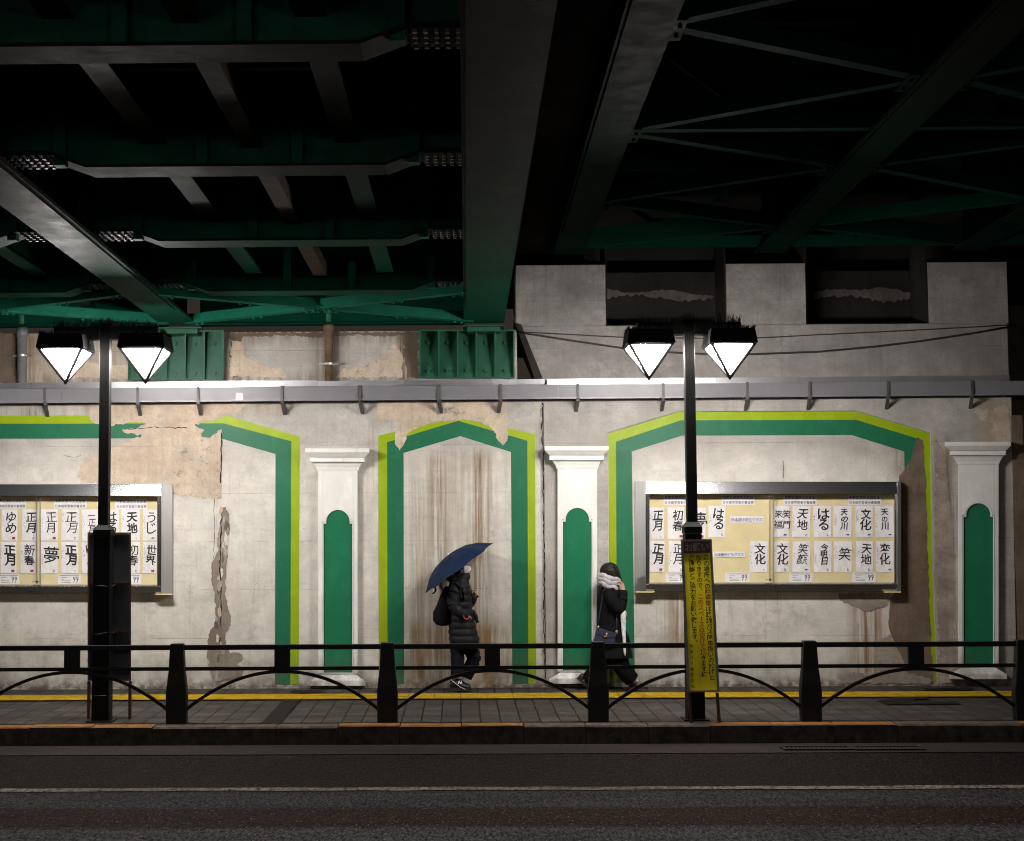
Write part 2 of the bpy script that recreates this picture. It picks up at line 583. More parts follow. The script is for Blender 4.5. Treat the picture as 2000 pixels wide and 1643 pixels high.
# paving tiles
t = NT('paving_tiles')
X, Y, Z = t.sep()
u = t.math('DIVIDE', X, .2003)
v = t.math('DIVIDE', Y, .2003)
fu, fv = t.math('FRACT', u), t.math('FRACT', v)
cell = t.n('CombineXYZ', None, _0=t.math('FLOOR', u), _1=t.math('FLOOR', v)).outputs[0]
wn_ = t.n('TexWhiteNoise', {'noise_dimensions': '3D'}, Vector=cell).outputs[0]
rown = t.n('TexWhiteNoise', {'noise_dimensions': '1D'}, W=t.math('FLOOR', v)).outputs[0]
c = t.mix(wn_, (.040, .034, .030), (.066, .056, .050))
c = t.mix(t.ramp(rown, .3, .9, 0, .55), c, (.026, .021, .019))
c = t.mix(t.ramp(t.noise(1.3, 6), .4, .7, 0, .6), c, (.028, .023, .020))
c = t.mix(t.ramp(t.noise(40, 5), .45, .75, 0, .5), c, (.03, .026, .023))
ju = t.math('MAXIMUM', t.math('LESS_THAN', fu, .045), t.math('GREATER_THAN', fu, .965))
jv = t.math('MULTIPLY', t.math('LESS_THAN', fv, .04), .55)
j = t.math('MAXIMUM', ju, jv)
c = t.mix(t.math('MULTIPLY', j, .95), c, (.007, .006, .005))
t.bump(t.math('SUBTRACT', t.math('MULTIPLY', t.noise(50, 5), .3), j), .5, .006)
M['tiles'] = t.out(c, t.ramp(t.noise(2.2, 5), .35, .65, .6, .85), 0, .10)


def asphalt(name, lo, hi, sheen=.6):
    t = NT(name)
    n1 = t.noise(95, 4, .7)
    n2 = t.noise((.7, 1.6, 1), 6)
    c = t.mix(t.ramp(n1, .35, .68), lo, hi)
    c = t.mix(t.ramp(n2, .4, .7, 0, .5), c, tuple(x * .6 for x in lo))
    vor = t.n('TexVoronoi', {'feature': 'F1'}, Vector=t.scale(t.pos, (70, 70, 70)), Scale=1.0)
    c = t.mix(t.ramp(vor.outputs['Distance'], .22, .08, 0, .8), c, tuple(min(1, x * 2.6) for x in hi))
    t.bump(t.math('ADD', n1, vor.outputs['Distance']), .9, .012)
    return t.out(c, sheen, 0, .04)


M['asphalt'] = asphalt('asphalt', (.016, .0118, .0105), (.030, .0225, .0205), .85)
M['asphaltg'] = asphalt('pale_grey_asphalt', (.022, .0205, .0205), (.060, .058, .060), .8)
M['asphaltr'] = asphalt('reddish_asphalt', (.020, .0105, .0095), (.040, .021, .019), .85)
M['strip'] = asphalt('concrete_channel', (.026, .021, .019), (.045, .038, .036), .85)
t = NT('worn_white_line')
c = t.mix(t.ramp(t.noise((30, 12, 1), 5, .75), .36, .56), (.014, .011, .010), (.20, .175, .155))
c = t.mix(t.ramp(t.noise(.8, 4), .4, .65, 0, .6), c, (.03, .025, .022))
M['roadline'] = t.out(c, .85, 0, .05)

KB = G(900, 1413)            # back of kerb
KY = KB.y
KF = KY - 0.20               # kerb front face
zk = ground(KY)
ROADZ = zk - 0.185
FAR = 60
t = NT('asphalt_with_lit_bands')
X, Y, Z = t.sep()
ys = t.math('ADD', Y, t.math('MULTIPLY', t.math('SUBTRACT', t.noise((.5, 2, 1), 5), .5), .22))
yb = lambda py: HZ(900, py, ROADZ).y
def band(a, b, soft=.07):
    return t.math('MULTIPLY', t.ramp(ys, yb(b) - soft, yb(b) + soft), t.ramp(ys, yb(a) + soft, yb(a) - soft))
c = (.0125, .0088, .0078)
c = t.mix(band(1546, 1578), c, (.042, .040, .0415))  # paler band: lamp light on the road put into the colour
c = t.mix(t.math('MULTIPLY', band(1580, 1614), t.ramp(t.noise((.25, .6, 1), 4), .3, .6, .45, 1)), c, (.032, .0135, .0115))  # reddish band: tail-light reflection painted into the asphalt colour
c = t.mix(band(1616, 1900), c, (.078, .075, .080))  # bright near strip: light from the lamps behind, painted in
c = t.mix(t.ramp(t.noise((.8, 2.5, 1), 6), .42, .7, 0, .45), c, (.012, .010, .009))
g1 = t.noise((52, 15, 1), 4, .8)
vor = t.n('TexVoronoi', {'feature': 'F1'}, Vector=t.scale(t.pos, (42, 13, 1)), Scale=1.0).outputs['Distance']
k = t.ramp(g1, .38, .64, .04, 1.75)
c = t.mix(1.0, c, t.n('CombineXYZ', None, _0=k, _1=k, _2=k).outputs[0], 'MULTIPLY')
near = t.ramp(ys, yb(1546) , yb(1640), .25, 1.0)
c = t.mix(t.math('MULTIPLY', t.math('MULTIPLY', t.ramp(vor, .30, .10), t.ramp(t.noise(22, 3), .45, .6)), near), c, (.24, .23, .235))  # glints on the stones painted as pale specks, stronger nearer
t.bump(t.math('ADD', g1, vor), .8, .012)
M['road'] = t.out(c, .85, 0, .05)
mb = MB()
mb.add([(-FAR, KF + .02, ROADZ - .02), (FAR, KF + .02, ROADZ - .02), (FAR, -90, ROADZ - .02), (-FAR, -90, ROADZ - .02)], [(0, 1, 2, 3)])
mb.add([(-FAR, 30, -1.2), (FAR, 30, -1.2), (FAR, KF + .02, -1.2), (-FAR, KF + .02, -1.2)], [(0, 1, 2, 3)])
tag(mb.build('ground', M['asphalt']), kind='structure')
mb = MB()
mb.box(-FAR, FAR, KY + .001, 3.0, -1.0, 0, fn=lambda x, y, z: (x, y, z if z < -.5 else min(ground(y), 0)))
tag(mb.build('pavement', M['tiles']), kind='structure')


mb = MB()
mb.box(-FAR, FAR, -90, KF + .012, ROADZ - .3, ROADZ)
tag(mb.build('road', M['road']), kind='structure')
a, b = HZ(900, 1474, ROADZ), HZ(900, 1459, ROADZ)
mb = MB()
mb.box(-FAR, FAR, a.y, KF + .011, ROADZ, ROADZ + .008)
tag(mb.build('gutter_channel', M['strip']), kind='structure')
a, b = HZ(900, 1544.5, ROADZ), HZ(900, 1538.5, ROADZ)
mb = MB()
n = 160
rnd = random.Random(5)
va = [(-20 + 40 * i / n, a.y + rnd.uniform(-.015, .015), ROADZ + .005) for i in range(n + 1)]
vb = [(-20 + 40 * i / n, b.y + rnd.uniform(-.015, .015), ROADZ + .005) for i in range(n + 1)]
mb.add(va + vb, [(i, i + 1, n + 2 + i, n + 1 + i) for i in range(n)])
tag(mb.build('white_road_line', M['roadline']), kind='structure')

# kerb stones
mb = MB()
st = .61
x0 = P(1023, 1420, KF).x
for k in range(-30, 30):
    xa, xb = x0 + k * st + .004, x0 + (k + 1) * st - .004
    px = 1023 + (k + .5) * 122.5
    orange = (k in (-1, -2, -3)) or (k in (3, 4, 5)) or k >= 8 or k <= -7
    j = random.uniform(-.004, .004)
    prof = [(KY, zk - .3), (KY, zk + .002 + j), (KF + .02, zk + j), (KF + .004, zk - .016 + j), (KF - .012, zk - .3)]
    mb.prism([(xa, y, z) for y, z in prof], (xb - xa, 0, 0), 0)
    if orange:
        mb.hexa([(xa + .002, KF + .008, zk - .006 + j), (xb - .002, KF + .008, zk - .006 + j), (xb - .002, KY - .004, zk + j), (xa + .002, KY - .004, zk + j)],
                [(xa + .002, KF + .002, zk - .002 + j), (xb - .002, KF + .002, zk - .002 + j), (xb - .002, KY - .004, zk + .005 + j), (xa + .002, KY - .004, zk + .005 + j)], 1)
mb.box(-20, 20, KF + .03, KY - .01, zk - .3, zk - .02, 2)
tag(mb.build('kerb', [M['kerb'], M['orange'], M['dark']]), kind='structure')

# yellow tactile line
ya, yb = G(900, 1364.5).y, G(900, 1355).y
mb = MB()
for k in range(-60, 60):
    xa, xb = k * .3 + .003, k * .3 + .297
    mb.box(xa, xb, ya, yb, 0, .006, fn=lambda x, y, z: (x, y, ground(y) + z))
    for q in range(4):
        yy = ya + (yb - ya) * (q + .5) / 4
        mb.box(xa + .01, xb - .01, yy - .014, yy + .014, .006, .010, fn=lambda x, y, z: (x, y, ground(y) + z))
tag(mb.build('tactile_line', M['yellow']), kind='structure')
# darker replaced tiles
M['darktile'] = simple('dark_paving_tile', (.017, .0155, .0135), .85, 0, .3, 20, .3, spec=.05)
mb = MB()
for (pa, pb, y0, y1) in [((548, 1366), (585, 1366), 1365, 1412)]:
    kx = round(P(565, 1366, G(565, 1366).y).x / .2003)
    yy0, yy1 = G(565, 1411).y, ya - .03
    mb.add([(kx * .2003 + .006, yy0, ground(yy0) + .003), (kx * .2003 + .195, yy0, ground(yy0) + .003),
            (kx * .2003 + .195, yy1, ground(yy1) + .003), (kx * .2003 + .006, yy1, ground(yy1) + .003)], [(0, 1, 2, 3)])
for px, py in [(1745, 1370), (1775, 1366), (1800, 1372), (1760, 1376), (590, 1351), (1830, 1346), (1860, 1344)]:
    g = G(px, py)
    kx, ky = math.floor(g.x / .2003), math.floor(g.y / .2003)
    mb.add([(kx * .2003 + .006, ky * .2003 + .006, 0), (kx * .2003 + .395, ky * .2003 + .006, 0), (kx * .2003 + .395, ky * .2003 + .195, 0), (kx * .2003 + .006, ky * .2003 + .195, 0)], [(0, 1, 2, 3)])
    for i in range(-4, 0):
        mb.v[i].z = ground(mb.v[i].y) + .003
tag(mb.build('dark_paving', M['darktile']), kind='structure')

# drain grates in the channel
for px0, px1, lab in [(1532, 1660, 'black iron drain grate in the road channel, left one of the pair'),
                      (1672, 1795, 'black iron drain grate in the road channel, right one of the pair')]:
    a, b = HZ(px0, 1468, ROADZ), HZ(px1, 1461, ROADZ)
    r = thing('drain_grate', ((a.x + b.x) / 2, (a.y + b.y) / 2, ROADZ), lab, 'drain grate', 'drain grates in the road channel')
    mb = MB()
    for (xa, xb, y0, y1) in [(a.x, b.x, a.y, a.y + .03), (a.x, b.x, b.y - .03, b.y), (a.x, a.x + .03, a.y + .03, b.y - .03), (b.x - .03, b.x, a.y + .03, b.y - .03)]:
        mb.box(xa, xb, y0, y1, ROADZ + .008, ROADZ + .022)
    mb.build('frame', M['fence'], r)
    mb = MB()
    n = 16
    for i in range(n):
        x = a.x + .04 + (b.x - a.x - .08) * i / (n - 1)
        mb.box(x - .008, x + .008, a.y + .03, b.y - .03, ROADZ + .009, ROADZ + .018)
    mb.build('bars', M['dark'], r)

# ================================================================== WALL
XL, XR = -9.0, P(1972, 1000, 0).x
wall = thing('abutment_wall', (wx(900), 0, 0), 'long stained concrete railway abutment wall with painted green arches and white pilasters', 'wall')


def wp(pts, Y):
    return [P(x, y, Y) for x, y in pts]


ztopL = P(600, 648, 0).z
mb = MB()
xj = P(1010, 700, 0).x
mb.box(XL, XR, 0, .5, -.4, P(1000, 748, 0).z)
mb.box(XL, xj, 0, .5, P(1000, 748, 0).z + .0005, ztopL)
mb.build('wall', M['wall'], wall)
# thicker plaster to the right, notched round the large arch
out = [(1062, 787), (1975, 776), (1986, 1345), (1832, 1345), (1822, 1100), (1818, 846), (1671, 802), (1324, 804), (1187, 845), (1188, 1100), (1190, 1345), (1067, 1345)]
mb = MB()
mb.prism(wp(out, -.035), (0, .036, 0))
mb.build('plaster_layer', M['plaster'], wall)
# upper abutment on the right
mb = MB()
zu0, zu1, zu2 = P(1300, 746, 0).z, P(1500, 635, 0).z, P(1500, 516, 0).z
XU = P(1966, 640, 0).x
xu0 = P(1014, 640, 0).x
up = [P(1058, 744, -.02), Vector((XU, -.02, zu0)), Vector((XU, -.02, zu1)), Vector((xu0, -.02, zu1)), ]
mb.prism(up, (0, 1.2, 0))
for a, b, lo in [(1008, 1182, 633), (1418, 1572, 631), (1812, 1966, 606)]:
    xa, xb = P(a, 570, 0).x, P(b, 570, 0).x
    mb.box(xa, xb, -.03 if lo > 620 else -.026, 1.0, zu1 + .003, zu2)
mb.build('bearing_blocks', M['upper'], wall)
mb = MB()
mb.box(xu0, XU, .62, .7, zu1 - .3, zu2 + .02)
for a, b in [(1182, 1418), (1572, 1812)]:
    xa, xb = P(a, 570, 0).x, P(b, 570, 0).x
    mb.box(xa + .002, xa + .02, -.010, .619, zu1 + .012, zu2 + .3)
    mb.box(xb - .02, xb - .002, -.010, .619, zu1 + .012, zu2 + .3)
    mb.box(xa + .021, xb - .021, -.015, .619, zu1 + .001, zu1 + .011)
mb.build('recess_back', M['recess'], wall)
# lime crust low on the back of both recesses
for (x0, x1, sd) in [(1186, 1412, 3), (1590, 1790, 9)]:
    mb = MB()
    rnd = random.Random(sd)
    n = 40
    top, bot = [], []
    for i in range(n + 1):
        x = x0 + (x1 - x0) * i / n
        u = i / n
        hump = (1 - u) * .7 + .3 * math.sin(u * 9 + sd)
        if sd == 9: hump = .2 + .6 * math.sin(u * 3.1) + .2 * math.sin(u * 11)
        top.append((x, 575 - 14 * hump + rnd.uniform(-2, 2)))
        bot.append((x, 582 + 5 * math.sin(u * 7 + sd) + rnd.uniform(-3, 3) + 8 * max(0, hump - .5)))
    mb.add(wp(top, .612) + wp(bot, .612), [(i, i + 1, n + 2 + i, n + 1 + i) for i in range(n)])
    mb.build('lime_crust', M['efflor'], wall)
# dark return beyond the wall's end
mb = MB()
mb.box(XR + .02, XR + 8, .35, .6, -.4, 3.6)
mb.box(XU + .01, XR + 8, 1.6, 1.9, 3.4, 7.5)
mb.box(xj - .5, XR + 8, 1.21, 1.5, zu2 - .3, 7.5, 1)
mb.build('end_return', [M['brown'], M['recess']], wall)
mb = MB()
mb.box(P(1981, 1000, -.05).x, P(2003, 1000, -.05).x, -.05, .3, -.35, P(1990, 812, 0).z)
mb.build('end_pier', M['brown'], wall)
mb = MB()
mb.box(XL, xj - .1, 0.5, 1.0, ztopL, ztopL + .02)
mb.build('seat_ledge', M['recess'], wall)

# painted arches: (outer, middle, inner) polylines -> lime band and green band
arches = [
    ([(-330, 1336), (-330, 858), (-210, 815), (0, 812), (440, 811), (585, 853), (583, 1337)],
     [(-314, 1336), (-314, 868), (-205, 831), (0, 828), (436, 827), (569, 862), (567, 1337)],
     [(-285, 1336), (-285, 890), (-200, 860), (0, 857), (430, 856), (538, 887), (537, 1337)]),
    ([(740, 1336), (739, 851), (893, 815), (1045, 848), (1047, 1336)],
     [(757, 1336), (756, 864), (895, 822), (1030, 861), (1032, 1336)],
     [(789, 1336), (788, 885), (899, 852), (998, 883), (1001, 1336)]),
    ([(1190.5, 1334), (1188, 847), (1324.5, 805), (1670.5, 803), (1817, 847), (1821, 1100), (1830, 1332)],
     [(1205, 1334), (1203, 863), (1330, 821), (1672, 820), (1803, 860), (1809, 1100), (1819, 1332)],
     [(1240, 1334), (1234, 882), (1332, 851), (1664, 850), (1766, 882), (1770, 1100), (1780, 1332)]),
]
for o, m_, i_ in arches:
    for A, B, mt, nm in ((o, m_, M['lime'], 'lime_band'), (m_, i_, M['green'], 'green_band')):
        mb = MB()
        n = len(A)
        mb.add(wp(A, -.004) + wp(B, -.004), [(k, k + 1, n + k + 1, n + k) for k in range(n - 1)])
        mb.build(nm, mt, wall)

z3 = lambda L: [Z_(x, y, 2.857, 0, 560) for x, y in L]
z4 = lambda L: [Z_(x, y, 3.077, 650, 560) for x, y in L]
z6 = lambda L: [Z_(x, y, 4.325, 380, 960) for x, y in L]
z8 = lambda L: [Z_(x, y, 3.16, 1220, 920) for x, y in L]
patches = [
    ('bare_patch', 'cream', -.008, z3([(505, 645), (1400, 645), (1330, 690), (1260, 715), (1200, 745), (1090, 765), (1085, 775), (1140, 800), (1120, 835), (1170, 842), (1235, 795),
                                       (1235, 1185), (1100, 1175), (960, 1160), (900, 1105), (480, 1095), (430, 1060), (470, 950), (560, 920), (640, 900), (740, 850), (795, 830), (690, 815),
                                       (680, 800), (760, 790), (815, 765), (790, 755), (690, 765), (600, 775), (530, 765), (500, 740)]), 5, 2.0),
    ('bare_patch', 'cream', -.008, z4([(265, 690), (1040, 690), (1050, 760), (1050, 930), (1020, 955), (990, 920), (965, 860), (920, 830), (850, 800), (780, 797), (700, 808), (620, 803),
                                       (530, 838), (440, 890), (445, 915), (430, 945), (400, 985), (370, 930), (380, 880), (400, 830), (370, 805), (260, 805)]), 4, 1.6),
    ('brown_patch', 'brown', -.0075, [(1792, 854), (1803, 862), (1808, 930), (1811, 1060), (1816, 1200), (1822, 1334), (1772, 1334), (1764, 1290), (1745, 1250), (1735, 1225), (1738, 1168), (1757, 1150), (1757, 930), (1775, 905)], 9, 1.3),
    ('spalled_patch', 'spall', -.009, z6([(235, 140), (265, 130), (290, 200), (297, 320), (265, 400), (280, 480), (275, 600), (265, 700), (260, 870), (290, 1010), (310, 1060), (300, 1130), (262, 1190),
                                          (260, 1290), (300, 1370), (350, 1355), (410, 1385), (400, 1430), (350, 1460), (420, 1500), (400, 1560), (220, 1600), (160, 1600), (130, 1520), (105, 1400),
                                          (110, 1290), (125, 1190), (185, 1090), (165, 960), (170, 850), (145, 790), (140, 680), (150, 590), (200, 500), (190, 380), (215, 290)]), 4, 1.5),
    ('spalled_patch', 'spall', -.041, [(1828, 856), (1846, 890), (1852, 960), (1860, 1010), (1864, 1100), (1867, 1334), (1835, 1334), (1827, 1000)], 6, 3),
    ('spalled_patch', 'spall', -.0065, z8([(1320, 755), (1640, 755), (1620, 830), (1560, 850), (1490, 870), (1400, 830), (1330, 800)]), 4, 1.5),
    ('spalled_patch', 'spall', -.0085, [(1708, 1255), (1738, 1238), (1750, 1262), (1766, 1295), (1775, 1332), (1722, 1332), (1712, 1290)], 4, 2.5),
    ('spalled_patch', 'spall', -.010, [(1640, 1318), (1668, 1312), (1705, 1322), (1740, 1308), (1790, 1318), (1818, 1328), (1818, 1336), (1640, 1334)], 4, 2),
    ('bare_patch', 'cream', -.004, [(655, 737), (785, 737), (786, 690), (772, 672), (758, 688), (735, 705), (700, 716), (670, 722)], 4, 2),
    ('bare_patch', 'cream', -.004, [(460, 735), (560, 738), (555, 722), (520, 716), (480, 700), (470, 668), (452, 664), (448, 735)], 4, 2),
    ('bare_patch', 'cream', -.004, [(130, 738), (252, 738), (252, 712), (215, 716), (170, 706), (140, 716)], 4, 2),
    ('bare_patch', 'cream', -.0395, [(1905, 800), (1968, 792), (1974, 862), (1952, 868), (1935, 846), (1940, 826), (1912, 818)], 4, 3),
    ('damp_stain', 'brown', -.0035, [(450, 652), (476, 650), (470, 690), (482, 715), (466, 736), (449, 736)], 4, 2.4),
    ('damp_stain', 'brown', -.0035, [(786, 650), (817, 650), (817, 738), (796, 738), (790, 700)], 4, 2.4),
    ('damp_stain', 'brown', -.0030, [(450, 649), (817, 649), (817, 655), (740, 657), (700, 654), (620, 660), (560, 655), (500, 658), (450, 656)], 4, 1.8),
    ('damp_stain', 'brown', -.0030, [(-40, 652), (30, 652), (36, 700), (26, 748), (-40, 748)], 5, 3),
    ('new_plaster', 'plaster', -.006, z4([(1045, 690), (1210, 690), (1215, 740), (1170, 780), (1060, 805), (1050, 760)]), 4, 1.5),
]
for i, (nm, mt, Y, pts, stp, amp) in enumerate(patches):
    mb = MB()
    mb.prism(wp(jag(pts, stp, amp, i + 3), Y), (0, .0035, 0))
    mb.build(nm, M[mt], wall)


# loose chips inside the long spalled strip
rnd = random.Random(21)
for k in range(26):
    f = k / 25
    cy = 1000 + 325 * f
    cx = 434 - 10 * f + 6 * math.sin(f * 9) + rnd.uniform(-5, 6)
    hw, hh = rnd.uniform(2.5, 6), rnd.uniform(5, 15)
    pts = [(cx + hw * rnd.uniform(.5, 1.1) * math.cos(a), cy + hh * rnd.uniform(.5, 1.1) * math.sin(a)) for a in [2 * math.pi * i / 9 for i in range(9)]]
    mb = MB()
    mb.prism(wp(jag(pts, 2.5, .7, k), -.0115 - .0012 * (k % 4)), (0, .004, 0))
    mb.build('plaster_chip', M[('cream', 'plaster', 'brown', 'spall', 'wall')[k % 5]], wall)


def crack(name, pts, w, Y, m, sd):
    rnd = random.Random(sd)
    a, b = [], []
    for i in range(len(pts) - 1):
        p, q = Vector(pts[i]), Vector(pts[i + 1])
        n = max(2, int((q - p).length / 6))
        d = (q - p).normalized()
        nv = Vector((-d.y, d.x))
        for k in range(n):
            c_ = p.lerp(q, k / n) + nv * rnd.uniform(-1.2, 1.2)
            ww = w * rnd.uniform(.3, 1.1)
            a.append(c_ + nv * ww)
            b.append(c_ - nv * ww)
    mb = MB()
    n = len(a)
    mb.add(wp([(v.x, v.y) for v in a], Y) + wp([(v.x, v.y) for v in b], Y), [(k, k + 1, n + k + 1, n + k) for k in range(n - 1)])
    return mb.build(name, m, wall)


crack('joint_crack', [(1060, 787), (1058, 860), (1062, 880), (1061, 960), (1063, 1100), (1062, 1230), (1066, 1334)], 1.4, -.040, M['dark'], 2)
crack('joint_crack', [(432, 845), (433, 905), (430, 950)], 1.4, -.012, M['dark'], 3)
crack('joint_crack', [(433, 1000), (431, 1060), (430, 1110), (432, 1180), (429, 1260)], 1.5, -.0128, M['dark'], 4)
crack('joint_crack', [(250, 838), (300, 835), (372, 836)], .9, -.012, M['dark'], 5)
crack('joint_crack', [(1530, 900), (1529, 940)], .8, -.005, M['dark'], 6)
crack('joint_crack', [(418, 975), (418, 1100)], .7, -.005, M['bracket'], 8)
crack('joint_crack', [(124, 890), (140, 894), (165, 889)], .5, -.006, M['bracket'], 9)

# sloping dark strip on the upper abutment
mb = MB()
mb.prism(wp([(1006, 630), (1018, 634), (1062, 744), (1046, 744)], -.05), (0, .028, 0))
mb.build('dark_strip', M['dark'], wall)


# pilasters
def pilaster(cx, dy, Y, sc=1.0):
    def q(x, y, d):
        return P(cx + (x - 660) * sc, y + dy, Y - d)
    root = None
    mb = MB()

    def slab(xa, xb, ya_, yb_, d, xa2=None, xb2=None, d2=None):
        d2 = d if d2 is None else d2
        xa2 = xa if xa2 is None else xa2
        xb2 = xb if xb2 is None else xb2
        mb.hexa([q(xa, ya_, d), q(xb, ya_, d), q(xb, ya_, 0), q(xa, ya_, 0)], [q(xa2, yb_, d2), q(xb2, yb_, d2), q(xb2, yb_, 0), q(xa2, yb_, 0)])
    slab(596, 721.5, 876, 884, .20)
    slab(596, 721.5, 884.1, 893.5, .195, 606, 712, .15)
    slab(605.5, 712, 894, 902.5, .145)
    cav = [(610, 708, 902.8, .125), (613, 705, 907, .105), (617, 702, 913, .092), (620, 699.5, 920, .085)]
    for (a, b) in zip(cav, cav[1:]):
        slab(a[0], a[1], a[2], b[2], a[3], b[0], b[1], b[3])
    xs0, xs1 = 621.5, 698.5
    # shaft front with an arched opening (built as strips round the panel)
    D, DR = .080, .062
    pl, pr, pt, pb = 632, 688, 1023, 1314
    cxp, r = 660, 22.8
    slab(xs0, pl - 2.5, 920.2, 1316, D)
    slab(pr + 2.5, xs1, 920.2, 1316, D)
    arc = [(cxp - (r + 3) * math.cos(a), 1019 - (r + 3) * math.sin(a)) for a in [math.pi * k / 16 for k in range(17)]]
    poly = [(pl - 2.5, 920.2), (pl - 2.5, 1019)] + arc + [(pr + 2.5, 1019), (pr + 2.5, 920.2)]
    mb.prism([q(x, y, D) for x, y in poly], (0, .07, 0))
    slab(pl - 2.5, pr + 2.5, pb, 1316, D)
    # base
    slab(627, 694, 1316.2, 1317.5, .09)
    slab(627, 694, 1317.6, 1330, .085, 606, 713, .125)
    slab(605, 714, 1330.1, 1340, .128)
    ob = mb.build('pilaster', M['white'], wall, bevel=.004)
    # moulding
    arc1 = [(cxp - r * math.cos(a), 1019 - r * math.sin(a)) for a in [math.pi * k / 16 for k in range(17)]]
    inner = [(pl, pb), (pl, pt)] + [(cxp - r, pt)] + arc1 + [(cxp + r, pt)] + [(pr, pt), (pr, pb)]
    arc2 = [(cxp - (r + 2.7) * math.cos(a), 1018 - (r + 2.7) * math.sin(a)) for a in [math.pi * k / 16 for k in range(17)]]
    outer = [(pl - 2.2, pb), (pl - 2.2, pt - 3)] + [(cxp - r - 2.7, pt - 3)] + arc2 + [(cxp + r + 2.7, pt - 3)] + [(pr + 2.2, pt - 3), (pr + 2.2, pb)]
    mb = MB()
    n = len(inner)
    for k in range(n - 1):
        mb.hexa([q(*outer[k], D + .006), q(*outer[k + 1], D + .006), q(*inner[k + 1], D + .002), q(*inner[k], D + .002)],
                [q(*outer[k], DR - .01), q(*outer[k + 1], DR - .01), q(*inner[k + 1], DR - .01), q(*inner[k], DR - .01)])
    WL[ob] = WL[wall]
    mb.build('moulding', M['white'], ob)
    mb = MB()
    mb.prism([q(x, y, DR) for x, y in inner], (0, .01, 0))
    mb.build('green_panel', M['panel'], ob)


pilaster(660, 0, 0)
pilaster(1127.5, -4, -.035)
pilaster(1911, -13, -.035, 1.03)

# ================================================================== GUTTER, PIPES, CABLES, BRACKETS
gt = thing('rain_gutter', P(1000, 770, -.2), 'long grey box gutter on brackets running the whole length of the wall', 'gutter')


def gy(x, y): return y - 16.0 * x / 2000
mb = MB()
xs = [-150, 120, 270, 700, 1090, 1500, 2040]
for a, b in zip(xs, xs[1:]):
    prof = [(760, -.20), (786, -.185), (786, -.05), (760, -.05)]
    A = [P(a + .3, gy(a, y), Y) for y, Y in prof]
    B = [P(b - .3, gy(b, y), Y) for y, Y in prof]
    mb.hexa(A, B)
A = [P(-150, gy(-150, y), Y) for y, Y in [(784.5, -.205), (788, -.205), (788, -.04), (784.5, -.04)]]
B = [P(2040, gy(2040, y), Y) for y, Y in [(784.5, -.205), (788, -.205), (788, -.04), (784.5, -.04)]]
mb.hexa(A, B)
mb.build('channel', M['gutter'], gt)
mb = MB()
rnd = random.Random(4)
xs = [-150, 60, 250, 330, 470, 620, 790, 960, 1010, 1065]
for a, b in zip(xs, xs[1:]):
    j = rnd.uniform(-1, 1)
    tl = rnd.uniform(-.004, .004)
    A = [P(a, gy(a, y), Y) for y, Y in [(748.5 + j, -.195 + tl), (759.5, -.188), (759.8, -.12), (748.5 + j, -.12)]]
    B = [P(b - .5, gy(b, y), Y) for y, Y in [(748.5 + rnd.uniform(-1, 1), -.195 + tl), (759.5, -.188), (759.8, -.12), (748.5, -.12)]]
    mb.hexa(A, B)
xs = [1068, 1240, 1400, 1560, 1720, 1880, 1972]
for a, b in zip(xs, xs[1:]):
    A = [P(a, gy(a, y), Y) for y, Y in [(749, -.196), (760, -.188), (760.3, -.12), (750, -.12)]]
    B = [P(b - .5, gy(b, y), Y) for y, Y in [(749, -.196), (760, -.188), (760.3, -.12), (750, -.12)]]
    mb.hexa(A, B)
mb.build('flashing', M['galv'], gt)
for x in [88, 269, 387, 551, 703, 857, 978, 1129, 1296, 1460, 1582, 1735, 1899]:
    mb = MB()
    s2 = 3 if x < 900 else -3
    mb.hexa([P(x - 3, gy(x, 758), -.215), P(x + 2.2, gy(x, 758), -.215), P(x + 2.2, gy(x, 758), -.206), P(x - 3, gy(x, 758), -.206)],
            [P(x - 3, gy(x, 790), -.215), P(x + 2.2, gy(x, 790), -.215), P(x + 2.2, gy(x, 790), -.206), P(x - 3, gy(x, 790), -.206)])
    fx = x + (5 if x < 900 else -4)
    # triangular foot from the gutter's lip back to the wall
    for (a, b) in (((-.21, 788), (-.03, 812)), ((-.03, 789), (-.03, 812))):
        A = P(x, gy(x, a[1]), a[0])
        B = P(fx, gy(x, b[1]), b[0])
        mb.box(-.021, .021, 0, 1, -.018, .018, fn=lambda u, v, w, A=A, B=B: A.lerp(B, v) + Vector((u, 0, w)))
    A, B = P(x, gy(x, 789.5), -.21), P(fx, gy(x, 788.5), -.03)
    mb.box(-.021, .021, 0, 1, -.018, .018, fn=lambda u, v, w, A=A, B=B: A.lerp(B, v) + Vector((u, 0, w)))
    mb.build('bracket', M['bracket'], gt)
mb = MB()
mb.hexa([P(462, 769, -.203), P(473, 769, -.203), P(473, 769, -.199), P(462, 769, -.199)], [P(461, 781, -.196), P(475, 781, -.196), P(475, 781, -.19), P(461, 781, -.19)])
mb.build('repair_tape', M['galv'], gt)

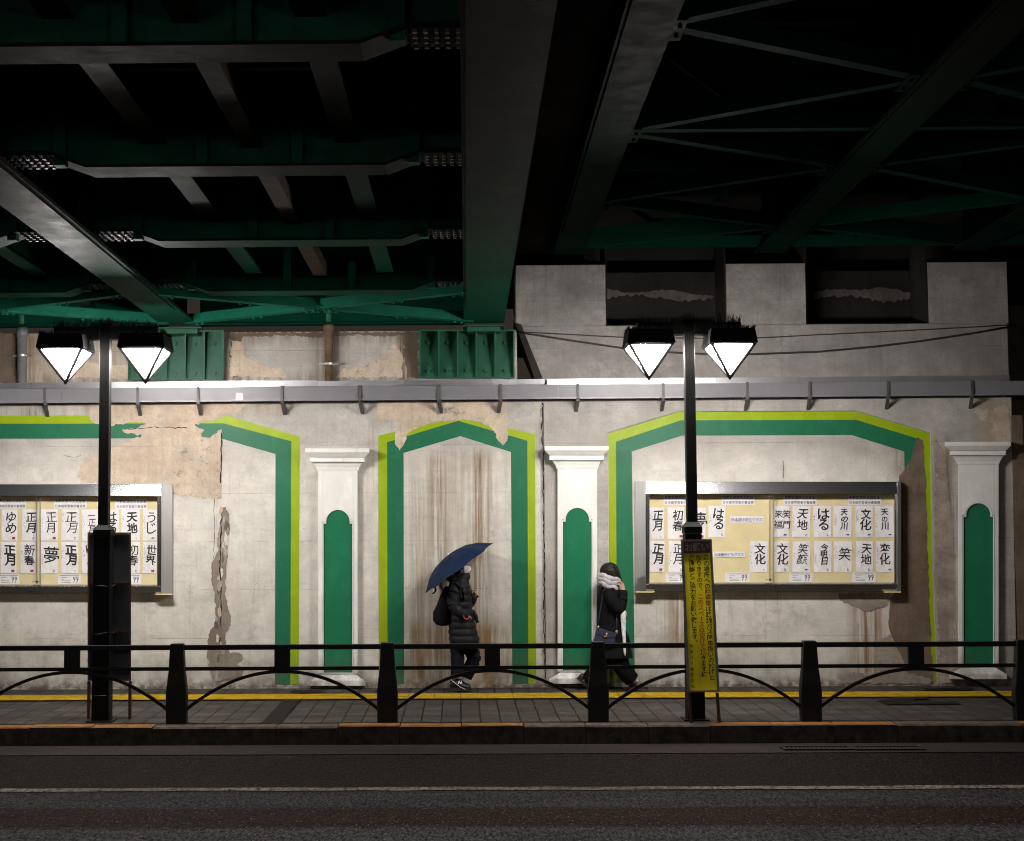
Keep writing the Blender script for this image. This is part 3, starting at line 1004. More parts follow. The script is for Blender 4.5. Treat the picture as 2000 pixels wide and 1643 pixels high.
# down pipes
for (cx, top, spl, bot, wpx, m1, m2, lab, yclamp) in [
        (43, 596, 645, 757, 9.5, 'bearingp', 'greypipe', 'grey drain pipe with green top end, left of the lamp', 695),
        (642, 596, 634, 752, 8.5, 'bearingp', 'rust', 'rusty brown drain pipe clamped to the wall near its middle', 711)]:
    Yp = -.10
    rr = wpx / 160
    r = thing('drain_pipe', P(cx, bot, Yp), lab, 'pipe', 'drain pipes above the gutter')
    mb = MB()
    mb.tube([P(cx, spl, Yp), P(cx, top, Yp)], rr * .95, 14)
    mb.build('green_top', M['bearing'], r, True)
    mb = MB()
    mb.tube([P(cx, spl - 2, Yp), P(cx, spl + 12, Yp), P(cx, spl + 13, Yp), P(cx, bot, Yp)], [rr * 1.25, rr * 1.2, rr, rr * .95], 14)
    mb.build('pipe', M[m2], r, True)
    mb = MB()
    mb.tube([P(cx, yclamp - 2, Yp), P(cx, yclamp + 2, Yp)], rr * 1.15, 14)
    A = P(cx, yclamp, Yp)
    mb.box(A.x - .12, A.x + .12, -.115, -.095, A.z - .012, A.z + .012)
    mb.box(A.x - .05, A.x + .05, -.05, 0, A.z - .012, A.z + .012)
    mb.build('clamp', M['galv'], r)

# cables
for pts, rad, lab in [
    ([(1012, 645), (1025, 649), (1120, 654), (1205, 658.5), (1316, 660.5), (1400, 661), (1488, 660), (1600, 654), (1750, 647), (1900, 639), (1984, 634)], .007, 'thin black cable strung along the upper wall, upper of two'),
    ([(1014, 648), (1030, 652), (1120, 666), (1212, 679.5), (1300, 688), (1390, 692), (1472, 692), (1600, 687), (1710, 677), (1800, 666), (1900, 651), (1984, 636)], .013, 'thicker black cable sagging along the upper wall, lower of two')]:
    mb = MB()
    mb.tube([P(x, y, -.045 - .02 * (rad > .01)) for x, y in pts], rad, 6)
    tag(mb.build('cable', M['cable'], None, True), lab, 'cable', 'cables on the upper wall')

# ribbed bearing brackets
for (xa, xb, yt, yb_, cells, lab) in [(250, 437, 646, 743, 5, 'green ribbed steel bracket behind the left street lamp'),
                                     (819, 1005, 645, 739, 5, 'green ribbed steel bracket beside the sloping black strip')]:
    r = thing('bearing_bracket', P((xa + xb) / 2, yb_, -.05), lab, 'bracket', 'green steel brackets under the girders')
    q = lambda x, y, d: P(x, y, -d)
    mb = MB()
    mb.hexa([q(xa, yt, .05), q(xb, yt, .05), q(xb, yt, .0), q(xa, yt, .0)], [q(xa, yb_, .05), q(xb, yb_, .05), q(xb, yb_, .0), q(xa, yb_, .0)])
    mb.hexa([q(xa, yt - 1, .24), q(xb, yt - 1, .24), q(xb, yt - 1, .0), q(xa, yt - 1, .0)], [q(xa, yt + 2.2, .24), q(xb, yt + 2.2, .24), q(xb, yt + 2.2, .0), q(xa, yt + 2.2, .0)])
    mb.hexa([q(xa, yb_ - 3, .09), q(xb, yb_ - 3, .09), q(xb, yb_ - 3, .05), q(xa, yb_ - 3, .05)], [q(xa, yb_, .09), q(xb, yb_, .09), q(xb, yb_, .05), q(xa, yb_, .05)])
    mb.build('plate', M['bearing'], r)
    for k in range(cells + 1):
        x = xa + 1.4 + (xb - xa - 2.8) * k / cells
        mb = MB()
        mb.hexa([q(x - 1.3, yt + 2.3, .23), q(x + 1.3, yt + 2.3, .23), q(x + 1.3, yt + 2.3, .05), q(x - 1.3, yt + 2.3, .05)],
                [q(x - 1.3, yb_ - 3.2, .10), q(x + 1.3, yb_ - 3.2, .10), q(x + 1.3, yb_ - 3.2, .05), q(x - 1.3, yb_ - 3.2, .05)])
        mb.build('rib', M['bearing'], r)
    for k in range(cells):
        x = xa + (xb - xa) * (k + .5) / cells
        for y in (yt + 25, yb_ - 14):
            mb = MB()
            c0 = q(x, y, .05)
            mb.tube([c0, c0 + Vector((0, -.015, 0))], .030, 8)
            mb.tube([c0 + Vector((0, -.015, 0)), c0 + Vector((0, -.04, 0))], .019, 6)
            mb.build('bolt', M['bearing'], r)

# ================================================================== BRIDGES
vd = ray(911, 1075)
KX, KZ = vd.x / vd.y, vd.z / vd.y


class Bridge:
    def __init__(s, Y0, py, label):
        s.Y0 = Y0
        s.ref = P(900, py, Y0)
        s.z0 = s.ref.z - Y0 * KZ
        s.py = py
        s.root = thing('railway_bridge', (0, -9, s.z0), label, 'bridge', None)

    def x(s, px):
        return P(px, s.py, s.Y0).x - s.Y0 * KX

    def w(s, x, y, z):
        return Vector((x + y * KX, y, s.z0 + z + y * KZ + 0))

    def box(s, mb, x0, x1, y0, y1, z0, z1, mi=0):
        mb.box(x0, x1, y0, y1, z0, z1, mi, fn=s.w)

    def bar(s, mb, p, q, wd, z, h=.09, th=.012):
        """angle bar lying flat (horizontal leg wd) with a vertical leg, from p(x,y) to q(x,y)"""
        p, q = Vector(p), Vector(q)
        d = (q - p).normalized()
        n = Vector((-d.y, d.x))
        if n.y > 0: n = -n
        mk = lambda pt, o, zz: s.w(pt.x + n.x * o, pt.y + n.y * o, zz)
        mb.hexa([mk(p, 0, z), mk(q, 0, z), mk(q, wd, z), mk(p, wd, z)], [mk(p, 0, z + th), mk(q, 0, z + th), mk(q, wd, z + th), mk(p, wd, z + th)])
        mb.hexa([mk(p, wd - th, z + th), mk(q, wd - th, z + th), mk(q, wd, z + th), mk(p, wd, z + th)], [mk(p, wd - th, z + h), mk(q, wd - th, z + h), mk(q, wd, z + h), mk(p, wd, z + h)])


YN = -26.0
LB = Bridge(-.35, 632, 'lower green steel railway bridge with deep girders, on the left overhead')
gx = [LB.x(-250), LB.x(352), LB.x(945)]
gx.insert(0, gx[0] - (gx[1] - gx[0]))
gw = [.44, .44, .42, .487]


def girder(B, x, wd, web, ymin, ymax, name, mat='bridge'):
    mb = MB()
    B.box(mb, x - wd / 2, x + wd / 2, ymin, ymax, 0, .035)
    B.box(mb, x - wd / 2 + .03, x + wd / 2 - .03, ymin, ymax - 1.2, -.022, -.0005)     # cover plate
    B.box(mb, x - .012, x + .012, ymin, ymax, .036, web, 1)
    for sd in (-1, 1):                                                                # flange angles and stiffeners
        B.box(mb, x + sd * .013 if sd > 0 else x - .13, x + .13 if sd > 0 else x - .013, ymin, ymax, .036, .05)
        y = ymax - .25
        while y > ymin:
            B.box(mb, x + .014 if sd > 0 else x - .13, x + .13 if sd > 0 else x - .014, y - .01, y + .01, .051, web, 1)
            y -= 1.225
    for y in (ymax - .5, ymax - 7.9):                                                  # splice plates with bolts
        for i in range(5):
            for k in range(4):
                xx = x - wd * .34 + wd * .68 * k / 3
                c0 = B.w(xx, y - .1 * i, -.022)
    return mb.build('girder', [M[mat], M['webdark']], B.root)


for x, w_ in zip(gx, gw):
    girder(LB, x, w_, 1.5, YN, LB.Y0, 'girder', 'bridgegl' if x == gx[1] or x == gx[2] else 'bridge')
cbY = [-2.46, -4.92, -7.36, -9.80, -12.25, -14.7, -17.15, -19.6, -22.0]


def crossbeam(B, xa, xb, y, first):
    mb = MB()
    L = xb - xa
    xs_ = [xa, xa + .10 * L, xa + .18 * L, xb - .18 * L, xb - .10 * L, xb]
    zs_ = [.10, .10, .0, .0, .10, .10]
    fw = .14
    for i in range(5):
        mb.hexa([B.w(xs_[i], y - fw, zs_[i]), B.w(xs_[i + 1], y - fw, zs_[i + 1]), B.w(xs_[i + 1], y + fw, zs_[i + 1]), B.w(xs_[i], y + fw, zs_[i])],
                [B.w(xs_[i], y - fw, zs_[i] + .022), B.w(xs_[i + 1], y - fw, zs_[i + 1] + .022), B.w(xs_[i + 1], y + fw, zs_[i + 1] + .022), B.w(xs_[i], y + fw, zs_[i] + .022)])
        mb.hexa([B.w(xs_[i], y - .008, zs_[i] + .0225), B.w(xs_[i + 1], y - .008, zs_[i + 1] + .0225), B.w(xs_[i + 1], y + .008, zs_[i + 1] + .0225), B.w(xs_[i], y + .008, zs_[i] + .0225)],
                [B.w(xs_[i], y - .008, 1.0), B.w(xs_[i + 1], y - .008, 1.0), B.w(xs_[i + 1], y + .008, 1.0), B.w(xs_[i], y + .008, 1.0)], 1)
    for fx in (.12, .425, .63, .88):
        x = xa + L * fx
        B.box(mb, x - .04, x + .04, y - .10, y - .009, .03, 1.0, 1)
    # bolted gusset plates at both ends
    for x0, x1 in ((xa - .02, xa + .10 * L), (xb - .10 * L, xb + .02)):
        B.box(mb, x0, x1, y - .16, y + .16, .084, .097)
        for i in range(6):
            for k in range(4):
                xx = x0 + (x1 - x0) * (i + .5) / 6
                yy = y - .12 + .08 * k
                a = B.w(xx, yy, .084)
                mb.tube([a, a - Vector((0, 0, .022))], .016, 6, 2)
    ob = mb.build('crossbeam', [M['bridge'], M['bridgeg'], M['bracket']], B.root)


for bi in range(3):
    xa, xb = gx[bi] + gw[bi] / 2 - .06, gx[bi + 1] - gw[bi + 1] / 2 + .06
    L = xb - xa
    ys = cbY if bi else []
    for i, y in enumerate(ys[:7]):
        crossbeam(LB, xa, xb, y, i == 0)
    if not bi:
        continue
    for fx in (.32, .53, .735):
        rusty = abs(fx - .53) < .01
        for y0, y1 in zip(cbY[:6], cbY[1:7]):
            mb = MB()
            x = xa + L * fx
            if rusty:
                LB.box(mb, x - .07, x + .07, y1 + .01, y0 - .01, .17, .30)
                LB.box(mb, x - .075, x + .075, y1 + .3, y1 + .36, .165, .305)
            else:
                LB.box(mb, x - .085, x + .085, y1 + .01, y0 - .01, .20, .216)
                LB.box(mb, x - .007, x + .007, y1 + .01, y0 - .01, .2165, .75)
            mb.build('stringer', M['rustbeam'] if rusty else M['bridge'], LB.root)
        mb = MB()
        x = xa + L * fx
        LB.box(mb, x - .08, x + .08, cbY[0] + .01, -.5, .20, .216)
        LB.box(mb, x - .007, x + .007, cbY[0] + .01, -.5, .2165, .75)
        mb.build('stringer', M['bridge'], LB.root)
    for y0, y1 in zip(cbY[:6], cbY[1:7]):
        mb = MB()
        y = (y0 + y1) / 2
        LB.box(mb, xa + L * .34, xa + L * .72, y - .03, y + .03, .33, .35)
        mb.build('strut', M['bridge'], LB.root)
    # lateral X bracing in the end panel
    ya_, yb2 = cbY[0] + .05, LB.Y0 - .12
    xm, ym = (xa + xb) / 2, (ya_ + yb2) / 2
    for (p, q_) in (((xa, ya_), (xm, ym)), ((xm, ym), (xb, yb2)), ((xa, yb2), (xm, ym)), ((xm, ym), (xb, ya_))):
        mb = MB()
        LB.bar(mb, p, q_, .11, -.01, .11)
        pp, qq = Vector(p), Vector(q_)
        for f in (.06, .1, .5, .56, .9, .95):
            c_ = pp.lerp(qq, f)
            a = LB.w(c_.x, c_.y - .05, -.01)
            mb.tube([a, a - Vector((0, 0, .025))], .018, 6)
        mb.build('brace', M['bridgeg'], LB.root)
    mb = MB()
    LB.box(mb, xm - .16, xm + .16, ym - .16, ym + .12, .004, .016)
    for i in range(4):
        for k in (-1, 1):
            a = LB.w(xm - .12 + .08 * i, ym + k * .08, .004)
            mb.tube([a, a - Vector((0, 0, .03))], .018, 6)
    mb.build('gusset_plate', M['bridgeg'], LB.root)
    # end diaphragm
    mb = MB()
    LB.box(mb, xa + .05, xb - .05, -.14, -.12, .05, 1.2)
    LB.box(mb, xa + .05, xb - .05, -.2, -.04, .03, .049)
    mb.build('end_diaphragm', M['rbridgeg'], LB.root)
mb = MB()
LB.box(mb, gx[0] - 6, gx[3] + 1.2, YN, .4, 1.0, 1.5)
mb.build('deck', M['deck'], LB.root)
# bearing shoes below the girder ends
for x in (gx[2], gx[3]):
    mb = MB()
    LB.box(mb, x - .25, x + .25, -.36, -.02, -.035, -.023)
    LB.box(mb, x - .2, x + .2, -.30, .0, -.09, -.036)
    mb.build('bearing_shoe', M['bearing'], LB.root)

RB = Bridge(-.15, 499, 'higher dark green railway bridge with zigzag bracing, on the right overhead')
rx = [RB.x(1110), RB.x(1502), RB.x(1890)]
rx.append(2 * rx[2] - rx[1])
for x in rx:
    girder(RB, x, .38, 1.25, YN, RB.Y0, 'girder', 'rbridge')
for bi in range(3):
    xa, xb = rx[bi] + .12, rx[bi + 1] - .12
    Ls, Rs = [], []
    n1 = [-2.5 - 2.57 * k for k in range(7)]
    n2 = [-1.3 - 2.57 * k for k in range(7)]
    A, B_ = (n1, n2) if bi != 1 else (n2, n1)
    for k in range(6):
        segs = [((xa, A[k]), (xb, B_[k])), ((xb, B_[k + 1]), (xa, A[k]))] if bi != 1 else [((xa, A[k]), (xb, B_[k])), ((xb, B_[k]), (xa, A[k + 1]))]
        for p, q_ in segs:
            mb = MB()
            RB.bar(mb, p, q_, .10, .04, .14)
            mb.build('brace', M['rbridgeg'], RB.root)
    for k in range(6):
        for x, yy in ((xa, A[k]), (xb, B_[k])):
            mb = MB()
            RB.box(mb, x - .16, x + .16, yy - .2, yy + .2, .028, .038)
            for i in range(5):
                for s_ in (-1, 1):
                    a = RB.w(x - .12 + .06 * i, yy + .09 * s_, .028)
                    mb.tube([a, a - Vector((0, 0, .02))], .015, 6)
            mb.build('gusset_plate', M['rbridge'], RB.root)
    # end panel braces and cross frames
    if bi == 0: ends = [((xb, n2[0]), (xa, -.25))]
    elif bi == 1: ends = [((xa, n2[0]), (xb, -.25))]
    else: ends = []
    for p, q_ in ends:
        mb = MB()
        RB.bar(mb, p, q_, .10, .04, .22)
        mb.build('brace', M['rbridgeg'], RB.root)
    xm = (xa + xb) / 2
    for yc in (-.3, -5.15, -10.3, -15.4):
        mb = MB()
        RB.box(mb, xa, xb, yc - .05, yc + .05, .05, .062)
        RB.box(mb, xa, xb, yc - .05, yc - .038, .0625, .18)
        mb.build('frame_chord', M['rbridgeg'], RB.root)
        mb = MB()
        RB.box(mb, xa, xb, yc - .05, yc + .05, 1.0, 1.1)
        mb.build('frame_chord', M['rbridgeg'], RB.root)
        for xe in (xa + .05, xb - .05):
            mb = MB()
            p0, p1 = RB.w(xm, yc - .02, .2), RB.w(xe, yc - .02, 1.0)
            mb.box(-.055, .055, -.02, .02, 0, 1, fn=lambda u, v, w, p0=p0, p1=p1: p0.lerp(p1, w) + Vector((u, v, 0)))
            mb.build('frame_diagonal', M['rbridgeg'], RB.root)
        mb = MB()
        g0 = [RB.w(xm - .3, yc - .055, .07), RB.w(xm + .3, yc - .055, .07), RB.w(xm + .3, yc - .055, .25), RB.w(xm + .2, yc - .055, .40), RB.w(xm - .2, yc - .055, .40), RB.w(xm - .3, yc - .055, .25)]
        mb.prism(g0, (0, .012, 0))
        for i in range(6):
            a = RB.w(xm - .22 + .088 * i, yc - .055, .14)
            mb.tube([a, a - Vector((0, .02, 0))], .016, 6)
        mb.build('gusset_plate', M['rbridgeg'], RB.root)
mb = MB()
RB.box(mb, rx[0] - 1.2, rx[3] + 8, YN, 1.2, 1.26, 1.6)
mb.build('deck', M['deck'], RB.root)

# ================================================================== STREET LAMPS
LBASE = G(199, 1408)
LY = LBASE.y
lamp = thing('street_lamp', (LBASE.x, LY, ground(LY)), 'black double-headed street lamp on the left, in front of the wooden board', 'street lamp', 'lit double-headed street lamps')
lx = LBASE.x
ztop = P(208, 640, LY).z
zc = P(206, 1037, LY).z
gz = ground(LY)
mb = MB()
mb.hexa([(lx - .088, LY - .088, gz - .02), (lx + .088, LY - .088, gz - .02), (lx + .088, LY + .088, gz - .02), (lx - .088, LY + .088, gz - .02)],
        [(lx - .084, LY - .084, zc - .06), (lx + .084, LY - .084, zc - .06), (lx + .084, LY + .084, zc - .06), (lx - .084, LY + .084, zc - .06)])
mb.box(lx - .13, lx + .13, LY - .13, LY + .13, gz - .02, gz + .012)
mb.build('base_column', M['black'], lamp, bevel=.006)
mb = MB()
mb.hexa([(lx - .09, LY - .09, zc - .0595), (lx + .09, LY - .09, zc - .0595), (lx + .09, LY + .09, zc - .0595), (lx - .09, LY + .09, zc - .0595)],
        [(lx - .09, LY - .09, zc + .01), (lx + .09, LY - .09, zc + .01), (lx + .09, LY + .09, zc + .01), (lx - .09, LY + .09, zc + .01)])
mb.hexa([(lx - .09, LY - .09, zc + .0102), (lx + .09, LY - .09, zc + .0102), (lx + .09, LY + .09, zc + .0102), (lx - .09, LY + .09, zc + .0102)],
        [(lx - .055, LY - .055, zc + .06), (lx + .055, LY - .055, zc + .06), (lx + .055, LY + .055, zc + .06), (lx - .055, LY + .055, zc + .06)])
mb.build('collar', M['black'], lamp)
mb = MB()
mb.box(lx - .052, lx + .052, LY - .052, LY + .052, zc + .0603, ztop)
mb.build('pole', M['black'], lamp, bevel=.006)
za0, za1 = P(208, 664, LY).z, P(208, 640, LY).z
mb = MB()
for s_ in (-1, 1):
    xa, xb = (lx + .0525, lx + .53) if s_ > 0 else (lx - .53, lx - .0525)
    mb.box(xa, xb, LY - .06, LY + .06, za0, za1)
mb.box(lx - .07, lx + .07, LY - .07, LY + .07, ztop + .0005, ztop + .03)
mb.build('arm', M['black'], lamp, bevel=.006)
mb = MB()
rnd = random.Random(11)


def needle(mb, x, y, z, h, lean):
    r = .0055
    tx, ty = x + lean[0] * h, y + lean[1] * h
    mb.add([(x - r, y - r, z), (x + r, y - r, z), (x, y + r, z), (tx, ty, z + h)], [(0, 1, 3), (1, 2, 3), (2, 0, 3)])


for i in range(230):
    x = lx + rnd.uniform(-.54, .54)
    needle(mb, x, LY + rnd.uniform(-.06, .06), za1 - .002 if abs(x - lx) > .07 else ztop + .028, rnd.uniform(.05, .12), (rnd.uniform(-.35, .35), rnd.uniform(-.5, .5)))
zr = P(118, 679, LY - .25).z        # height of the lantern rims
zcap = P(118, 650, LY - .25).z
for s_ in (-1, 1):
    cxl = lx + s_ * .415
    for i in range(300):
        e = rnd.choice(((rnd.uniform(-.22, .22), -.22), (rnd.uniform(-.22, .22), .22), (-.22, rnd.uniform(-.22, .22)), (.22, rnd.uniform(-.22, .22))))
        needle(mb, cxl + e[0], LY + e[1], zcap - .004, rnd.uniform(.02, .05), (rnd.uniform(-.4, .4), rnd.uniform(-.4, .4)))
mb.build('bird_spikes', M['spike'], lamp)
zap = P(128, 747, LY).z
for s_ in (-1, 1):
    cxl = lx + s_ * .415
    h0, h1 = .222, .243
    sq = lambda h, z: [(cxl - h, LY - h, z), (cxl + h, LY - h, z), (cxl + h, LY + h, z), (cxl - h, LY + h, z)]
    mb = MB()
    mb.loft([sq(h0, zcap), sq(h1, zr + .022), sq(h1, zr)])
    cap = mb.build('lantern', M['black'], lamp, bevel=.006)
    hg = .214
    mb = MB()
    c4 = sq(hg, zr - .0015)
    mb.add(c4 + [(cxl, LY, zap + .012)], [(0, 1, 4), (1, 2, 4), (2, 3, 4), (3, 0, 4), (3, 2, 1, 0)])
    mb.build('lantern_glass', M['lit'], cap)
    mb = MB()
    for c_ in sq(hg + .006, zr):
        a, b = Vector(c_), Vector((cxl, LY, zap))
        mb.tube([a, b], [.017, .017], 6)
    mb.ell((cxl, LY, zap - .004), .016, .016, .02, 8, 5)
    for a, b in zip(sq(hg + .008, zr - .004), sq(hg + .008, zr - .004)[1:] + sq(hg + .008, zr - .004)[:1]):
        mb.tube([a, b], .009, 5)
    mb.build('glazing_bars', M['black'], cap)
L2 = G(1358, 1405)
dup(lamp, (L2.x - LBASE.x, L2.y - LBASE.y, ground(L2.y) - ground(LY)), 'black double-headed street lamp on the right, behind the yellow notice')

# the row across the street, behind the photographer (seen only as glints in the steel rails)
OY = -18.5
for k, ox in enumerate((-9.7, -3.5, 2.6, 8.8)):
    fl = dup(lamp, (ox - lx, OY - LY, ROADZ + .18 - gz), 'black double-headed street lamp across the road, %s of the far row' % ('first', 'second', 'third', 'last')[k])
    for part in fl.children:
        for sub in part.children:
            if sub.name.startswith('lantern_glass'):
                sub.data = sub.data.copy()
                sub.data.materials[0] = M['lit_far']
mb = MB()
mb.box(-FAR, FAR, -30, OY + .55, ROADZ - .2, ROADZ + .18)
tag(mb.build('opposite_pavement', M['tiles']), kind='structure')

# ================================================================== FENCE
FY = KY + .09
fz = ground(FY)
fpx = [-66, 345.5, 757, 1168.5, 1583.5, 2001]
fxs = [P(x, 1400, FY).x for x in fpx]
fence = thing('pedestrian_fence', (fxs[2], FY, fz), 'low black steel pedestrian fence with arched bars along the kerb', 'fence')
zt = P(757, 1255, FY).z
zt = (P(345, 1257, FY).z + P(1583, 1251, FY).z) / 2 + .0
zr1, zr0 = zt - .016, zt - .066
zl1, zl0 = zt - .237, zt - .273
for x in fxs:
    mb = MB()
    prof = [(.100, fz - .02), (.104, fz + .30), (.098, fz + .36), (.080, fz + .52), (.067, zt - .03), (.064, zt)]
    rings = []
    for hw, z in prof:
        d = .060 if z < fz + .4 else .05
        rings.append([(x - hw, FY - d, z), (x + hw, FY - d, z), (x + hw, FY + d, z), (x - hw, FY + d, z)])
    mb.loft(rings)
    mb.build('post', M['fence'], fence, bevel=.008)
for a, b in zip(fxs, fxs[1:]):
    mb = MB()
    mb.box(a + .066, b - .066, FY - .025, FY + .025, zr0, zr1)
    mb.build('top_rail', M['fence'], fence, bevel=.005)
    mb = MB()
    mb.box(a + .085, b - .085, FY - .02, FY + .02, zl0, zl1)
    mb.build('lower_rail', M['fence'], fence, bevel=.005)
    c_ = (a + b) / 2
    mb = MB()
    mb.box(c_ - .078, c_ + .078, FY - .018, FY + .018, zl1, zr0)
    mb.build('infill_plate', M['fence'], fence)
    mb = MB()
    n = 28
    rings = []
    for i in range(n + 1):
        u = -1 + 2 * i / n
        x = c_ + u * (b - a - .19) / 2
        base, top = fz + .135, zl0 - .012
        z = base + (top - base) * (1 - abs(u) ** 2.05)
        sl = -2.05 * u * (top - base) / ((b - a - .19) / 2)
        nx, nz = -sl / math.hypot(1, sl), 1 / math.hypot(1, sl)
        rings.append([Vector((x + nx * e * .016, FY + f * .018, z + nz * e * .016)) for e, f in ((-1, -1), (-1, 1), (1, 1), (1, -1))])
    mb.loft(rings)
    mb.build('arch_bar', M['fence'], fence)

# ================================================================== SIGN STANDS
# dark board tied behind the left lamp
BY = LY + .16
bd = thing('wooden_board', P(213, 1405, BY), 'tall brown-framed blackboard on two legs tied behind the left street lamp', 'board')
mb = MB()
q = lambda x, y, d=0: P(x, y, BY + d)
for (x0, y0, x1, y1) in [(171, 1040, 175.5, 1330), (251.5, 1040, 256, 1330), (175.6, 1040, 251.4, 1045), (175.6, 1324, 251.4, 1330), (175.6, 1135, 251.4, 1139), (175.6, 1230, 251.4, 1234)]:
    mb.hexa([q(x0, y1, -.02), q(x1, y1, -.02), q(x1, y1, .02), q(x0, y1, .02)], [q(x0, y0, -.02), q(x1, y0, -.02), q(x1, y0, .02), q(x0, y0, .02)])
mb.build('frame', M['wood'], bd)
mb = MB()
mb.hexa([q(175, 1326, .0), q(252, 1326, .0), q(252, 1326, .012), q(175, 1326, .012)], [q(175, 1043, .0), q(252, 1043, .0), q(252, 1043, .012), q(175, 1043, .012)])
mb.build('panel', M['backboard'], bd)
for x in (172, 252.3):
    mb = MB()
    b0 = q(x + 2, 1331)
    mb.box(b0.x - .014, b0.x + .014, BY - .018, BY + .018, ground(BY), b0.z)
    mb.build('leg', M['wood'], bd)
mb = MB()
for y in (1144, 1236, 1357):
    z = P(205, y, LY).z
    loop = [(lx + .1 * math.cos(a) * 1.0, LY + .05 + .17 * math.sin(a), z + .006 * math.sin(a * 3 + y)) for a in [2 * math.pi * k / 20 for k in range(21)]]
    mb.tube(loop, .0025, 5)
mb.build('tie_wire', M['bracket'], bd)

# yellow notice on legs in front of the fence
SY = FY - .11
cn = [(1329.5, 1054), (1390, 1053), (1405.5, 1351.5), (1342, 1352.5)]
t = NT('translucent_yellow_sheet')
cc = t.mix(t.ramp(t.noise(5, 6), .35, .7), (.74, .62, .020), (.60, .48, .015))
cc = t.mix(t.ramp(t.noise((7, 7, 1.2), 5, .7), .55, .75, 0, .5), cc, (.24, .18, .02))
t.out(cc, .5)
tr = t.n('BsdfTranslucent', None, Color=cc)
mx = t.n('MixShader', None, _0=.75, _1=t.b.outputs[0], _2=tr.outputs[0])
t.t.links.new(mx.outputs[0], t.t.nodes['Material Output'].inputs[0])
M['sheet'] = t.m
sg = thing('notice_stand', P(1378, 1412, SY), 'tall narrow yellow notice with dark red heading on two wooden legs', 'notice')


def SB(u, v, d=0.0):
    x = (cn[0][0] * (1 - u) + cn[1][0] * u) * (1 - v) + (cn[3][0] * (1 - u) + cn[2][0] * u) * v
    y = (cn[0][1] * (1 - u) + cn[1][1] * u) * (1 - v) + (cn[3][1] * (1 - u) + cn[2][1] * u) * v
    return P(x, y, SY + d)


def sbox(mb, u0, u1, v0, v1, d0, d1):
    mb.hexa([SB(u0, v1, d0), SB(u1, v1, d0), SB(u1, v1, d1), SB(u0, v1, d1)], [SB(u0, v0, d0), SB(u1, v0, d0), SB(u1, v0, d1), SB(u0, v0, d1)])


mb = MB()
for a in [(0, .085, 0, 1), (.925, 1, 0, 1), (.0855, .9245, 0, .013), (.0855, .9245, .988, 1)]:
    sbox(mb, a[0], a[1], a[2], a[3], -.012, .02)
mb.build('frame', M['signgrey'], sg)
mb = MB()
mb.add([SB(.08, .091, -.004), SB(.93, .091, -.004), SB(.93, .99, -.004), SB(.08, .99, -.004)], [(0, 1, 2, 3)])
mb.build('panel', M['sheet'], sg)
mb = MB()
sbox(mb, .08, .93, .01, .0905, -.0045, .01)
mb.build('heading_panel', M['signred'], sg)
SW, SH = 61.5, 299.0
sf = lambda x, y: SB(x / SW, y / SH, -.0085)
mb = MB()
for i, ch in enumerate('お願い'):
    put(mb, ch, sf, 15.5 + 16.0 * i, 15.6, 15.5, .025)
mb.build('heading_letters', M['greyletter'], sg)
mk, mr = MB(), MB()


def column(txt, x, y0, y1, size, red=(99, 99), bold=.022):
    n = len(txt)
    for i, ch in enumerate(txt):
        y = y0 + (y1 - y0) * (i + .5) / n
        if ch == 'ー':
            vs, fs, mx, my, w, h = glyph('ー', bold)
            k = size / .92
            (mr if red[0] <= i < red[1] else mk).add([sf(x + (py_ - my) * k, y + (px_ - mx) * k) for px_, py_ in vs], fs)
            continue
        put(mr if red[0] <= i < red[1] else mk, ch, sf, x, y, size, bold)


column('この場所への駐停車は路線バス降車扱いの妨げと', 48.5, 31, 276, 11.0, (6, 9))
column('なりますので、このスペースは空けて頂きます様', 34, 31, 270, 10.8, (7, 17))
column('ご理解とご協力をお願い致します。', 19.5, 31, 207, 11.0)
column('関東バス株式会社', 11.5, 203, 293, 6.6, bold=.012)
mk.build('lettering', M['ink'], sg)
mr.build('red_lettering', M['signred2'], sg)
for (xa, xb, y) in [(1345.5, 1349.5, 1411.5), (1400.5, 1405.0, 1412.5)]:
    mb = MB()
    a, b = P(xa, 1353, SY + .005), P(xb, y, SY + .005)
    b.z = ground(KY) + .003
    mb.box(-.014, .014, -.014, .014, 0, 1, fn=lambda u, v, w, a=a, b=b: b.lerp(a, w) + Vector((u, v, 0)))
    mb.build('leg', M['wood'], sg)


